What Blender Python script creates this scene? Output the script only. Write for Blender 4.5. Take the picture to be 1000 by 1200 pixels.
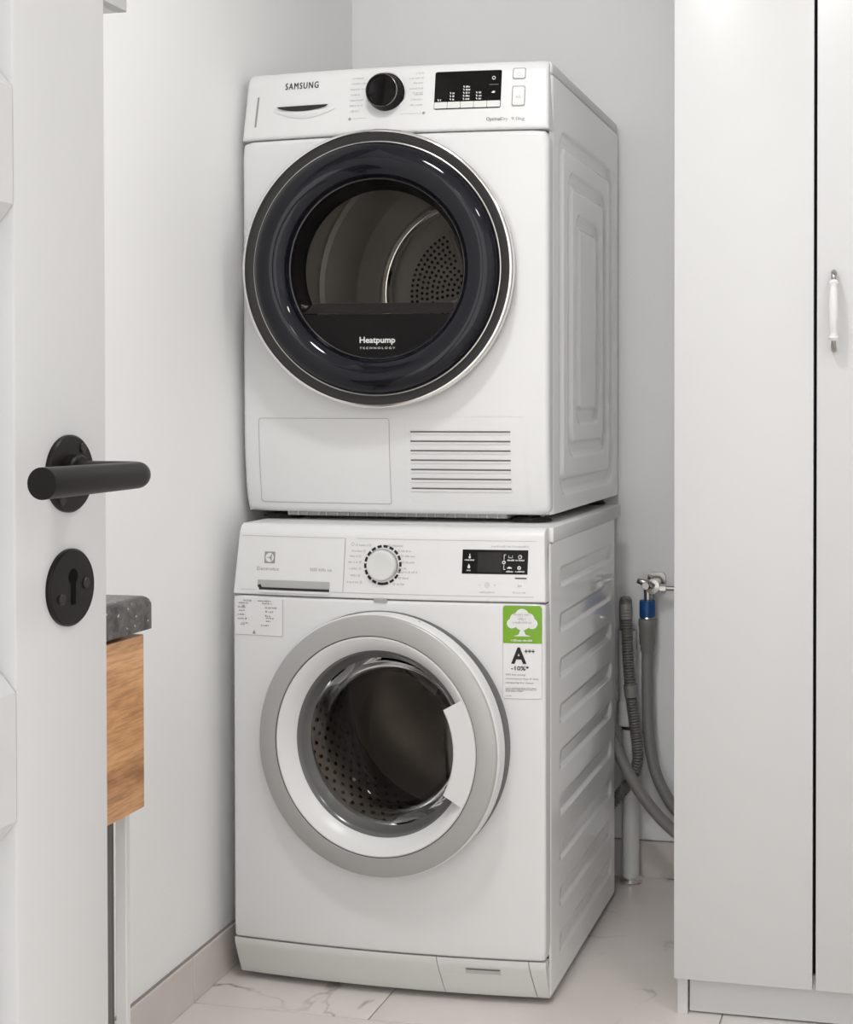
import bpy, bmesh, math, random
from mathutils import Vector, Matrix

# ------------------------------------------------------------------ clear
for o in list(bpy.data.objects):
    bpy.data.objects.remove(o, do_unlink=True)
SC = bpy.context.scene
COL = SC.collection
PI = math.pi
R = math.radians

# ------------------------------------------------------------------ camera
cam_d = bpy.data.cameras.new('camera')
cam = bpy.data.objects.new('camera', cam_d)
COL.objects.link(cam)
cam.location = (1.2145, -2.3787, 1.0672)
cam.rotation_euler = (R(90 - 0.7956), 0, R(12.1216))
cam_d.sensor_fit = 'HORIZONTAL'
cam_d.sensor_width = 36
cam_d.lens = 1646.06 * 36 / 1000
cam_d.shift_x = -0.2105
cam_d.shift_y = -0.10175
cam_d.clip_start = 0.02
SC.camera = cam

# ------------------------------------------------------------------ world, light, exposure
world = bpy.data.worlds.new('world')
SC.world = world
world.use_nodes = True
bg = world.node_tree.nodes['Background']
bg.inputs[0].default_value = (1.0, 0.992, 0.98, 1)
bg.inputs[1].default_value = 2.05
SC.view_settings.view_transform = 'Standard'
SC.view_settings.look = 'None'
SC.view_settings.gamma = 1
SC.view_settings.exposure = 0.0
SC.view_settings.use_curve_mapping = False


def area_light(name, loc, size, power, rot=(0, 0, 0), col=(1, 0.992, 0.978), sy=None):
    d = bpy.data.lights.new(name, 'AREA')
    d.shape = 'RECTANGLE' if sy else 'DISK'
    d.size = size
    if sy:
        d.size_y = sy
    d.energy = power
    d.color = col
    o = bpy.data.objects.new(name, d)
    COL.objects.link(o)
    o.location = loc
    o.rotation_euler = rot
    return o


LAMP_SPOTS = ((0.60, -0.92), (1.70, -1.15), (0.75, -2.70))  # second and third spots are added fill lamps, out of view
for i, (lx, ly) in enumerate(LAMP_SPOTS):
    area_light('ceiling_or_fill_light', (lx, ly, 2.448), 0.26, (11.8, 6.0, 1.0)[i])

# ------------------------------------------------------------------ materials
MATS = {}


def mat(name, col, rough=0.5, metal=0.0, spec=0.5, var=0.03, vscale=6.0, bump=0.0, bscale=200.0,
        coat=0.0, emit=None, alpha=None, coatr=0.03):
    m = bpy.data.materials.new(name)
    m.use_nodes = True
    nt = m.node_tree
    b = nt.nodes['Principled BSDF']
    b.inputs['Roughness'].default_value = rough
    b.inputs['Metallic'].default_value = metal
    b.inputs['Specular IOR Level'].default_value = spec
    b.inputs['Coat Weight'].default_value = coat
    b.inputs['Coat Roughness'].default_value = coatr
    tc = nt.nodes.new('ShaderNodeTexCoord')
    n = nt.nodes.new('ShaderNodeTexNoise')
    n.inputs['Scale'].default_value = vscale
    n.inputs['Detail'].default_value = 4
    nt.links.new(tc.outputs['Object'], n.inputs['Vector'])
    mx = nt.nodes.new('ShaderNodeMix')
    mx.data_type = 'RGBA'
    mx.inputs[6].default_value = (*[c * (1 - var) for c in col], 1)
    mx.inputs[7].default_value = (*[min(1, c * (1 + var)) for c in col], 1)
    nt.links.new(n.outputs['Fac'], mx.inputs[0])
    nt.links.new(mx.outputs[2], b.inputs['Base Color'])
    if bump:
        n2 = nt.nodes.new('ShaderNodeTexNoise')
        n2.inputs['Scale'].default_value = bscale
        n2.inputs['Detail'].default_value = 3
        nt.links.new(tc.outputs['Object'], n2.inputs['Vector'])
        bp = nt.nodes.new('ShaderNodeBump')
        bp.inputs['Strength'].default_value = bump
        bp.inputs['Distance'].default_value = 0.002
        nt.links.new(n2.outputs['Fac'], bp.inputs['Height'])
        nt.links.new(bp.outputs['Normal'], b.inputs['Normal'])
    if emit:
        b.inputs['Emission Color'].default_value = (1, 0.97, 0.93, 1)
        b.inputs['Emission Strength'].default_value = emit
    MATS[name] = m
    return m


mat('wall_paint', (0.90, 0.90, 0.897), 0.75, spec=0.3, var=0.012, vscale=3, bump=0.12, bscale=160)
mat('ceiling_paint', (0.90, 0.90, 0.895), 0.9, spec=0.2)
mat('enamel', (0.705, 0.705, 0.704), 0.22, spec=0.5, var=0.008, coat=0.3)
mat('plastic_white', (0.715, 0.715, 0.712), 0.30, var=0.008)
mat('plastic_grey_white', (0.68, 0.685, 0.665), 0.32, var=0.01)
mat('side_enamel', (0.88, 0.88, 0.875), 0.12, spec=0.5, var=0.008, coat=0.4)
mat('door_paint', (0.625, 0.625, 0.624), 0.38, var=0.012, vscale=5, bump=0.05, bscale=70)
mat('laminate', (0.63, 0.63, 0.63), 0.32, var=0.01, vscale=4)
mat('silver', (0.42, 0.415, 0.405), 0.38, metal=0.35, var=0.02)
mat('chrome', (0.82, 0.81, 0.79), 0.10, metal=1.0)
mat('satin_metal', (0.62, 0.60, 0.57), 0.28, metal=1.0)
mat('drum_steel', (0.29, 0.268, 0.245), 0.26, metal=0.9, var=0.08, vscale=20)
mat('dryer_steel', (0.52, 0.50, 0.475), 0.36, metal=0.6, var=0.06, vscale=20)
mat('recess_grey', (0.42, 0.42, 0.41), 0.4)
mat('slot_dark', (0.13, 0.127, 0.122), 0.6)
mat('cabinet_grey', (0.46, 0.46, 0.455), 0.4)
mat('gap_shade_grey', (0.20, 0.20, 0.196), 0.6)
mat('trim_grey', (0.10, 0.099, 0.096), 0.18, spec=0.6)
mat('strip_grey', (0.17, 0.16, 0.152), 0.5)
mat('joint_grey', (0.26, 0.23, 0.215), 0.8)
mat('dial_edge', (0.16, 0.155, 0.15), 0.2, metal=1.0)
mat('valve_chrome', (0.38, 0.37, 0.355), 0.18, metal=1.0)
mat('drum_dark', (0.05, 0.047, 0.044), 0.25, metal=0.6)
mat('hole_black', (0.004, 0.004, 0.004), 0.7, spec=0.05)
mat('glossy_black', (0.007, 0.006, 0.006), 0.07, spec=0.13)
mat('navy_gloss', (0.006, 0.0065, 0.0105), 0.05, spec=0.34, coat=0.0)
mat('bevel_black', (0.024, 0.022, 0.021), 0.28, spec=0.3)
mat('matte_black', (0.009, 0.0075, 0.0068), 0.34, spec=0.22, var=0.05)
mat('screw_black', (0.02, 0.017, 0.015), 0.3, spec=0.35)
mat('rubber_dark', (0.035, 0.034, 0.033), 0.55)
mat('rubber_grey', (0.16, 0.16, 0.157), 0.4)
mat('print_dark', (0.028, 0.026, 0.025), 0.7, spec=0.2)
mat('print_grey', (0.30, 0.295, 0.285), 0.6)
mat('print_pale', (0.50, 0.495, 0.485), 0.6)
mat('print_white', (0.72, 0.72, 0.70), 0.5)
mat('screen', (0.022, 0.021, 0.019), 0.15, spec=0.2)
mat('label_green', (0.165, 0.37, 0.006), 0.35, var=0.015)
mat('label_white', (0.735, 0.735, 0.735), 0.4, var=0.005)
mat('label_edge', (0.42, 0.42, 0.41), 0.5)
mat('hose_grey', (0.235, 0.228, 0.215), 0.42, var=0.05, vscale=30)
mat('hose_dark', (0.135, 0.130, 0.120), 0.45, var=0.05, vscale=30)
mat('pvc_white', (0.70, 0.695, 0.68), 0.35, var=0.02)
mat('collar_blue', (0.006, 0.075, 0.26), 0.4)
mat('base_grey', (0.48, 0.475, 0.46), 0.5)
mat('shadow_gap', (0.02, 0.02, 0.02), 0.8)
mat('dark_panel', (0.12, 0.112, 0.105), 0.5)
mat('grout', (0.42, 0.385, 0.36), 0.9, bump=0.3, bscale=300)
mat('lamp_glass', (0.9, 0.9, 0.88), 0.4, emit=5.0)
mat('porcelain', (0.74, 0.735, 0.73), 0.25)


def glass(name, tint, gloss_rough=0.02, ior=1.45, base_alpha=None):
    m = bpy.data.materials.new(name)
    m.use_nodes = True
    nt = m.node_tree
    nt.nodes.remove(nt.nodes['Principled BSDF'])
    out = nt.nodes['Material Output']
    tr = nt.nodes.new('ShaderNodeBsdfTransparent')
    tr.inputs[0].default_value = (*tint, 1)
    gl = nt.nodes.new('ShaderNodeBsdfGlossy')
    gl.inputs['Roughness'].default_value = gloss_rough
    fr = nt.nodes.new('ShaderNodeFresnel')
    fr.inputs[0].default_value = ior
    mx = nt.nodes.new('ShaderNodeMixShader')
    nt.links.new(fr.outputs[0], mx.inputs[0])
    nt.links.new(tr.outputs[0], mx.inputs[1])
    nt.links.new(gl.outputs[0], mx.inputs[2])
    nt.links.new(mx.outputs[0], out.inputs[0])
    MATS[name] = m
    return m


glass('washer_glass', (0.78, 0.755, 0.73), ior=1.2)
glass('dryer_glass', (0.90, 0.885, 0.865), ior=1.17)


def mat_wood():
    m = mat('oak', (0.5, 0.27, 0.12), 0.42)
    nt = m.node_tree
    b = nt.nodes['Principled BSDF']
    tc = nt.nodes.new('ShaderNodeTexCoord')
    mp = nt.nodes.new('ShaderNodeMapping')
    mp.inputs['Scale'].default_value = (8, 3.4, 15)
    mp.inputs['Rotation'].default_value = (R(14), 0, 0)
    n = nt.nodes.new('ShaderNodeTexNoise')
    n.inputs['Scale'].default_value = 1.6
    n.inputs['Detail'].default_value = 8
    n.inputs['Roughness'].default_value = 0.62
    n.inputs['Distortion'].default_value = 0.5
    cr = nt.nodes.new('ShaderNodeValToRGB')
    e = cr.color_ramp.elements
    e[0].position = 0.30
    e[0].color = (0.42, 0.195, 0.08, 1)
    e[1].position = 0.72
    e[1].color = (0.87, 0.51, 0.26, 1)
    x = e.new(0.5)
    x.color = (0.75, 0.40, 0.185, 1)
    mp2 = nt.nodes.new('ShaderNodeMapping')
    mp2.inputs['Scale'].default_value = (30, 14, 220)
    mp2.inputs['Rotation'].default_value = (R(14), 0, 0)
    n2 = nt.nodes.new('ShaderNodeTexNoise')
    n2.inputs['Scale'].default_value = 1.5
    n2.inputs['Detail'].default_value = 4
    mx = nt.nodes.new('ShaderNodeMix')
    mx.data_type = 'RGBA'
    mx.blend_type = 'MULTIPLY'
    mx.inputs[0].default_value = 0.45
    cr2 = nt.nodes.new('ShaderNodeValToRGB')
    cr2.color_ramp.elements[0].position = 0.35
    cr2.color_ramp.elements[0].color = (0.45, 0.4, 0.36, 1)
    cr2.color_ramp.elements[1].position = 0.55
    L = nt.links.new
    L(tc.outputs['Object'], mp.inputs[0]); L(mp.outputs[0], n.inputs['Vector']); L(n.outputs['Fac'], cr.inputs[0])
    L(tc.outputs['Object'], mp2.inputs[0]); L(mp2.outputs[0], n2.inputs['Vector']); L(n2.outputs['Fac'], cr2.inputs[0])
    L(cr.outputs[0], mx.inputs[6]); L(cr2.outputs[0], mx.inputs[7]); L(mx.outputs[2], b.inputs['Base Color'])


def mat_granite():
    m = mat('granite', (0.1, 0.095, 0.09), 0.28)
    nt = m.node_tree
    b = nt.nodes['Principled BSDF']
    tc = nt.nodes.new('ShaderNodeTexCoord')
    n = nt.nodes.new('ShaderNodeTexNoise')
    n.inputs['Scale'].default_value = 55
    n.inputs['Detail'].default_value = 7
    n.inputs['Roughness'].default_value = 0.7
    cr = nt.nodes.new('ShaderNodeValToRGB')
    e = cr.color_ramp.elements
    e[0].position = 0.34
    e[0].color = (0.028, 0.026, 0.025, 1)
    e[1].position = 0.70
    e[1].color = (0.17, 0.162, 0.155, 1)
    v = nt.nodes.new('ShaderNodeTexVoronoi')
    v.inputs['Scale'].default_value = 95
    cr2 = nt.nodes.new('ShaderNodeValToRGB')
    cr2.color_ramp.elements[0].position = 0.10
    cr2.color_ramp.elements[0].color = (1, 1, 1, 1)
    cr2.color_ramp.elements[1].position = 0.17
    cr2.color_ramp.elements[1].color = (0, 0, 0, 1)
    mx = nt.nodes.new('ShaderNodeMix')
    mx.data_type = 'RGBA'
    mx.inputs[7].default_value = (0.55, 0.54, 0.52, 1)
    bp = nt.nodes.new('ShaderNodeBump')
    bp.inputs['Strength'].default_value = 0.5
    bp.inputs['Distance'].default_value = 0.002
    L = nt.links.new
    L(tc.outputs['Object'], n.inputs['Vector']); L(n.outputs['Fac'], cr.inputs[0])
    L(tc.outputs['Object'], v.inputs['Vector']); L(v.outputs['Distance'], cr2.inputs[0])
    L(cr.outputs[0], mx.inputs[6]); L(cr2.outputs[0], mx.inputs[0]); L(mx.outputs[2], b.inputs['Base Color'])
    L(n.outputs['Fac'], bp.inputs['Height']); L(bp.outputs[0], b.inputs['Normal'])


def mat_marble(name, c0, c1, vein, rough, vein_on=True):
    m = mat(name, c0, rough)
    nt = m.node_tree
    b = nt.nodes['Principled BSDF']
    tc = nt.nodes.new('ShaderNodeTexCoord')
    oi = nt.nodes.new('ShaderNodeObjectInfo')
    va = nt.nodes.new('ShaderNodeVectorMath')
    va.operation = 'MULTIPLY_ADD'
    va.inputs[1].default_value = (7, 11, 3)
    n = nt.nodes.new('ShaderNodeTexNoise')
    n.inputs['Scale'].default_value = 4
    n.inputs['Detail'].default_value = 6
    cr = nt.nodes.new('ShaderNodeValToRGB')
    cr.color_ramp.elements[0].position = 0.3
    cr.color_ramp.elements[0].color = (*c0, 1)
    cr.color_ramp.elements[1].position = 0.75
    cr.color_ramp.elements[1].color = (*c1, 1)
    L = nt.links.new
    L(oi.outputs['Random'], va.inputs[0])
    L(tc.outputs['Object'], va.inputs[2])
    L(va.outputs[0], n.inputs['Vector'])
    L(n.outputs['Fac'], cr.inputs[0])
    if vein_on:
        n2 = nt.nodes.new('ShaderNodeTexNoise')
        n2.inputs['Scale'].default_value = 2.6
        n2.inputs['Detail'].default_value = 5
        n2.inputs['Roughness'].default_value = 0.5
        n2.inputs['Distortion'].default_value = 0.6
        mm = nt.nodes.new('ShaderNodeMath')
        mm.operation = 'SUBTRACT'
        mm.inputs[1].default_value = 0.5
        ma = nt.nodes.new('ShaderNodeMath')
        ma.operation = 'ABSOLUTE'
        cr2 = nt.nodes.new('ShaderNodeValToRGB')
        cr2.color_ramp.elements[0].position = 0.0
        cr2.color_ramp.elements[0].color = (1, 1, 1, 1)
        cr2.color_ramp.elements[1].position = 0.012
        cr2.color_ramp.elements[1].color = (0, 0, 0, 1)
        n3 = nt.nodes.new('ShaderNodeTexNoise')
        n3.inputs['Scale'].default_value = 5
        mk = nt.nodes.new('ShaderNodeMath')
        mk.operation = 'MULTIPLY'
        cr3 = nt.nodes.new('ShaderNodeValToRGB')
        cr3.color_ramp.elements[0].position = 0.53
        cr3.color_ramp.elements[1].position = 0.72
        mx = nt.nodes.new('ShaderNodeMix')
        mx.data_type = 'RGBA'
        mx.inputs[7].default_value = (*vein, 1)
        L(va.outputs[0], n2.inputs['Vector']); L(va.outputs[0], n3.inputs['Vector'])
        L(n2.outputs['Fac'], mm.inputs[0]); L(mm.outputs[0], ma.inputs[0]); L(ma.outputs[0], cr2.inputs[0])
        L(n3.outputs['Fac'], cr3.inputs[0])
        L(cr2.outputs[0], mk.inputs[0]); L(cr3.outputs[0], mk.inputs[1])
        L(mk.outputs[0], mx.inputs[0]); L(cr.outputs[0], mx.inputs[6]); L(mx.outputs[2], b.inputs['Base Color'])
    else:
        L(cr.outputs[0], b.inputs['Base Color'])


mat_wood()
mat_granite()
mat_marble('marble_tile', (0.66, 0.61, 0.58), (0.78, 0.735, 0.71), (0.29, 0.25, 0.235), 0.30)
mat_marble('baseboard_tile', (0.60, 0.55, 0.52), (0.70, 0.65, 0.62), (0.3, 0.27, 0.25), 0.35, False)


# ------------------------------------------------------------------ mesh helpers
class MB:
    """collects vertices and faces for one mesh"""
    def __init__(self):
        self.v = []
        self.f = []

    def add(self, vs, fs):
        k = len(self.v)
        self.v += [tuple(p) for p in vs]
        self.f += [tuple(i + k for i in f) for f in fs]
        return self

    def box(self, x0, x1, y0, y1, z0, z1, bev=0.0, seg=2):
        bm = bmesh.new()
        bmesh.ops.create_cube(bm, size=1)
        for p in bm.verts:
            p.co = ((x0 + x1) / 2 + p.co.x * (x1 - x0), (y0 + y1) / 2 + p.co.y * (y1 - y0), (z0 + z1) / 2 + p.co.z * (z1 - z0))
        if bev:
            bmesh.ops.bevel(bm, geom=list(bm.edges), offset=bev, segments=seg, profile=0.5, affect='EDGES')
        bm.verts.index_update()
        self.add([p.co[:] for p in bm.verts], [[q.index for q in f.verts] for f in bm.faces])
        bm.free()
        return self

    def lathe(self, prof, n=96, a0=0.0, a1=2 * PI, fn=None):
        """prof = [(r, d)]; axis -Y (d grows toward the viewer); fn maps (x, d, z)"""
        full = abs(a1 - a0 - 2 * PI) < 1e-6
        m = n if full else n + 1
        vs = []
        for i in range(m):
            a = a0 + (a1 - a0) * i / n
            for r, d in prof:
                p = (r * math.cos(a), -d, r * math.sin(a))
                vs.append(fn(p) if fn else p)
        k = len(prof)
        fs = []
        for i in range(n):
            j = (i + 1) % m
            for q in range(k - 1):
                fs.append((i * k + q, j * k + q, j * k + q + 1, i * k + q + 1))
        return self.add(vs, fs)

    def tube(self, pts, rad, n=14, cap=True, closed=False):
        pts = [Vector(p) for p in pts]
        m = len(pts)
        rr = rad if hasattr(rad, '__len__') else [rad] * m
        t0 = (pts[1] - pts[0]).normalized()
        ref = Vector((0, 0, 1)) if abs(t0.z) < 0.9 else Vector((1, 0, 0))
        nrm = (ref - t0 * ref.dot(t0)).normalized()
        vs = []
        for i in range(m):
            if closed:
                t = (pts[(i + 1) % m] - pts[i - 1]).normalized()
            else:
                t = (pts[min(i + 1, m - 1)] - pts[max(i - 1, 0)]).normalized()
            nrm = (nrm - t * nrm.dot(t)).normalized()
            b = t.cross(nrm)
            for k in range(n):
                a = 2 * PI * k / n
                vs.append(pts[i] + (nrm * math.cos(a) + b * math.sin(a)) * rr[i])
        fs = []
        for i in range(m if closed else m - 1):
            j = (i + 1) % m
            for k in range(n):
                fs.append((i * n + k, i * n + (k + 1) % n, j * n + (k + 1) % n, j * n + k))
        if cap and not closed:
            fs.append(tuple(reversed(range(n))))
            fs.append(tuple((m - 1) * n + k for k in range(n)))
        return self.add(vs, fs)

    def prism(self, poly, fn, h0, h1):
        """2D polygon (a, b) extruded between h0 and h1; fn(a, b, h) -> point"""
        n = len(poly)
        vs = [fn(a, b, h0) for a, b in poly] + [fn(a, b, h1) for a, b in poly]
        fs = [tuple(range(n)), tuple(range(2 * n - 1, n - 1, -1))]
        for i in range(n):
            j = (i + 1) % n
            fs.append((i, i + n, j + n, j))
        return self.add(vs, fs)

    def grid(self, us, vs_, fn):
        nu, nv = len(us), len(vs_)
        pts = [fn(u, v) for v in vs_ for u in us]
        fs = []
        for j in range(nv - 1):
            for i in range(nu - 1):
                fs.append((j * nu + i, j * nu + i + 1, (j + 1) * nu + i + 1, (j + 1) * nu + i))
        return self.add(pts, fs)

    def build(self, name, material, parent=None, smooth=30, loc=None, rotz=0, recalc=True):
        me = bpy.data.meshes.new(name)
        me.from_pydata(self.v, [], self.f)
        if recalc:
            bm = bmesh.new()
            bm.from_mesh(me)
            bmesh.ops.recalc_face_normals(bm, faces=list(bm.faces))
            bm.to_mesh(me)
            bm.free()
        me.materials.append(MATS[material])
        if smooth:
            me.shade_smooth()
            me.set_sharp_from_angle(angle=R(smooth))
        o = bpy.data.objects.new(name, me)
        COL.objects.link(o)
        if parent:
            o.parent = parent
        if loc:
            o.location = loc
        o.rotation_euler.z = rotz
        return o


def thing(name, label, cat, loc=(0, 0, 0), group=None, kind=None):
    o = bpy.data.objects.new(name, None)
    o.empty_display_size = 0.05
    COL.objects.link(o)
    o.location = loc
    return tag(o, label, cat, group, kind)


def tag(o, label=None, cat=None, group=None, kind=None):
    if label:
        o['label'] = label
    if cat:
        o['category'] = cat
    if group:
        o['group'] = group
    if kind:
        o['kind'] = kind
    return o


def lin(a, b, n):
    return [a + (b - a) * i / (n - 1) for i in range(n)]


def catmull(P, k=8):
    P = [Vector(p) for p in P]
    Q = [P[0] * 2 - P[1]] + P + [P[-1] * 2 - P[-2]]
    out = []
    for i in range(1, len(Q) - 2):
        a, b, c, d = Q[i - 1:i + 3]
        for s in range(k):
            t = s / k
            out.append(0.5 * ((2 * b) + (c - a) * t + (2 * a - 5 * b + 4 * c - d) * t * t + (3 * b - a - 3 * c + d) * t ** 3))
    out.append(P[-1])
    return out


def sdf_rr(x, z, x0, x1, z0, z1, rc):
    qx = abs(x - (x0 + x1) / 2) - ((x1 - x0) / 2 - rc)
    qz = abs(z - (z0 + z1) / 2) - ((z1 - z0) / 2 - rc)
    return math.hypot(max(qx, 0), max(qz, 0)) + min(max(qx, qz), 0) - rc


def rr_poly(x0, x1, z0, z1, r, n=6):
    out = []
    for cx, cz, a in ((x1 - r, z1 - r, 0), (x0 + r, z1 - r, PI / 2), (x0 + r, z0 + r, PI), (x1 - r, z0 + r, 1.5 * PI)):
        for i in range(n + 1):
            t = a + PI / 2 * i / n
            out.append((cx + r * math.cos(t), cz + r * math.sin(t)))
    return out


def sstep(e0, e1, x):
    t = max(0, min(1, (x - e0) / (e1 - e0)))
    return t * t * (3 - 2 * t)


def panel_with_hole(x0, x1, z0, z1, hc, hr, yf, fil, rc, depth, n=144, rings=10):
    mb = MB()
    angs = sorted([2 * PI * i / n for i in range(n)] + [math.atan2(z - hc[1], x - hc[0]) % (2 * PI) for x in (x0, x1) for z in (z0, z1)])

    def edge(a, inset):
        lo, hi = 0.0, 2.0
        for _ in range(40):
            m = (lo + hi) / 2
            if sdf_rr(hc[0] + m * math.cos(a), hc[1] + m * math.sin(a), x0, x1, z0, z1, rc) > -inset:
                hi = m
            else:
                lo = m
        return lo
    cols = []
    for a in angs:
        c, s = math.cos(a), math.sin(a)
        col = []
        for d in (0.03, 0.012, 0.004):
            rr = hr + (0.0 if d > 0.004 else 0.0)
            col.append((hc[0] + rr * c, yf(hc[0] + hr * c, hc[1] + hr * s) + d, hc[1] + rr * s))
        e = edge(a, fil)
        for i in range(rings + 1):
            rr = hr + (e - hr) * i / rings
            x, z = hc[0] + rr * c, hc[1] + rr * s
            col.append((x, yf(x, z), z))
        for i in range(1, 6):
            t = PI / 2 * i / 5
            e2 = edge(a, fil * (1 - math.sin(t)))
            x, z = hc[0] + e2 * c, hc[1] + e2 * s
            col.append((x, yf(x, z) + fil * (1 - math.cos(t)), z))
        x, y, z = col[-1]
        col.append((x, max(y, depth), z))
        cols.append(col)
    k = len(cols[0])
    vs = [p for c in cols for p in c]
    m = len(cols)
    fs = [(i * k + q, ((i + 1) % m) * k + q, ((i + 1) % m) * k + q + 1, i * k + q + 1) for i in range(m) for q in range(k - 1)]
    return mb.add(vs, fs)


def face_panel(x0, x1, z0, z1, yf, fil, back, rct=0.0, rcb=0.0, nx=48, nz=28, taper=0.0):
    """bowed panel: grid with rounded edges and a skirt running back"""
    def ins(z):
        i = 0
        if rct and z > z1 - rct:
            i = rct - math.sqrt(max(0, rct ** 2 - (z - (z1 - rct)) ** 2))
        if rcb and z < z0 + rcb:
            i = max(i, rcb - math.sqrt(max(0, rcb ** 2 - ((z0 + rcb) - z) ** 2)))
        return i + taper * (z - z0) / (z1 - z0)
    us = [0, .0015, .004, .008, .013, .02] + lin(.04, .96, nx) + [.98, .987, .992, .996, .9985, 1]
    zs = [z0 + q * (z1 - z0) for q in ([0, .004, .012, .025, .045, .07] + lin(.1, .9, nz) + [.93, .955, .975, .988, .996, 1])]

    def fn(u, z):
        i = ins(z)
        x = x0 + i + (x1 - x0 - 2 * i) * u
        e = min((x - x0 - i), (x1 - i - x), z - z0, z1 - z)
        dy = 0
        if e < fil:
            dy = fil - math.sqrt(max(0, fil ** 2 - (fil - e) ** 2))
        return (x, yf(x, z) + dy, z)
    mb = MB().grid(us, zs, fn)
    nu, nv = len(us), len(zs)
    ring = [i for i in range(nu)] + [j * nu + nu - 1 for j in range(1, nv)] + [(nv - 1) * nu + i for i in range(nu - 2, -1, -1)] + [j * nu for j in range(nv - 2, 0, -1)]
    k = len(mb.v)
    for i in ring:
        x, y, z = mb.v[i]
        mb.v.append((x, max(back, y + .002), z))
    m = len(ring)
    for a in range(m):
        b = (a + 1) % m
        mb.f.append((ring[a], ring[b], k + b, k + a))
    return mb


# ---- flat print laid on a surface y = yf(x, z)
def on_surf(yf, eps):
    return lambda x, z: (x, yf(x, z) - eps, z)


_text_cache = {}


def text2d(s, bold=0.0, spacing=1.0, shear=0.0):
    key = (s, bold, spacing, shear)
    if key in _text_cache:
        return _text_cache[key]
    cu = bpy.data.curves.new('t', 'FONT')
    cu.body = s
    cu.offset = bold
    cu.space_character = spacing
    cu.shear = shear
    cu.resolution_u = 3
    ob = bpy.data.objects.new('t', cu)
    COL.objects.link(ob)
    dg = bpy.context.evaluated_depsgraph_get()
    me = bpy.data.meshes.new_from_object(ob.evaluated_get(dg))
    vs = [(v.co.x, v.co.y) for v in me.vertices]
    fs = [tuple(p.vertices) for p in me.polygons]
    bpy.data.objects.remove(ob)
    bpy.data.curves.remove(cu)
    bpy.data.meshes.remove(me)
    x0 = min(v[0] for v in vs); x1 = max(v[0] for v in vs)
    y0 = min(v[1] for v in vs); y1 = max(v[1] for v in vs)
    r = (vs, fs, x0, x1, y0, y1)
    _text_cache[key] = r
    return r


def put_text(mb, s, x0, x1, z0, z1, surf, **kw):
    vs, fs, a0, a1, b0, b1 = text2d(s, **kw)
    mb.add([surf(x0 + (x - a0) / (a1 - a0) * (x1 - x0), z0 + (y - b0) / (b1 - b0) * (z1 - z0)) for x, y in vs], fs)
    return mb


def put_rect(mb, x0, x1, z0, z1, surf, nx=1, nz=1):
    nz = max(nz, int((z1 - z0) / .006))
    nx = max(nx, int((x1 - x0) / .012))
    return mb.grid(lin(x0, x1, nx + 1), lin(z0, z1, nz + 1), surf)


def put_poly(mb, poly, surf):
    return mb.add([surf(a, b) for a, b in poly], [tuple(range(len(poly)))])


def put_rrect(mb, x0, x1, z0, z1, r, surf):
    zs_ = [z0 + r * (1 - math.cos(PI / 2 * i / 4)) for i in range(5)] + lin(z0 + r, z1 - r, 8)[1:-1] + [z1 - r * (1 - math.sin(PI / 2 * i / 4)) for i in range(5)]

    def fn(u, z):
        e = 0
        if z < z0 + r:
            e = r - math.sqrt(max(0, r * r - (z0 + r - z) ** 2))
        if z > z1 - r:
            e = r - math.sqrt(max(0, r * r - (z - z1 + r) ** 2))
        return surf(x0 + e + (x1 - x0 - 2 * e) * u, z)
    return mb.grid(lin(0, 1, 13), zs_, fn)


def put_ring(mb, cx, cz, r0, r1, surf, a0=0, a1=2 * PI, n=24):
    vs = []
    for i in range(n + 1):
        a = a0 + (a1 - a0) * i / n
        vs += [surf(cx + r0 * math.cos(a), cz + r0 * math.sin(a)), surf(cx + r1 * math.cos(a), cz + r1 * math.sin(a))]
    return mb.add(vs, [(2 * i, 2 * i + 1, 2 * i + 3, 2 * i + 2) for i in range(n)])


def microtext(mb, x0, x1, z, h, surf, seed):
    """a row of tiny illegible strokes, as small print looks in the photograph"""
    rnd = random.Random(seed)
    x = x0
    while x < x1 - h * .3:
        w = min(h * rnd.uniform(.28, .5), x1 - x)
        t = rnd.uniform(.6, 1) * h
        put_rect(mb, x, x + w, z - h / 2, z - h / 2 + t, surf)
        x += w + h * rnd.choice((.16, .16, .2, .55))
    return mb


# ================================================================== THE SETTING
LW_A = 1.93                     # the left wall runs slightly out of square


def left_x(y):
    return -0.042 - 0.0337 * y


BACK_Y = 0.742
mb = MB().box(-0.12, 0, -3.2, 0.80, 0, 2.5)
mb.v = [(x + left_x(y), y, z) for x, y, z in mb.v]
tag(mb.build('wall_left', 'wall_paint', smooth=0), 'white painted wall along the left side', 'wall', kind='structure')
tag(MB().box(-0.25, 2.42, BACK_Y, BACK_Y + .12, 0, 2.5).build('wall_back', 'wall_paint', smooth=0),
    'pale grey painted wall behind the stacked machines', 'wall', kind='structure')
tag(MB().box(2.3, 2.42, -3.2, BACK_Y, 0, 2.5).build('wall_right', 'wall_paint', smooth=0), 'white wall past the wardrobe', 'wall', kind='structure')
tag(MB().box(-0.25, 2.42, -3.2, BACK_Y + .12, 2.5, 2.6).build('ceiling', 'ceiling_paint', smooth=0), 'white ceiling', 'ceiling', kind='structure')

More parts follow.
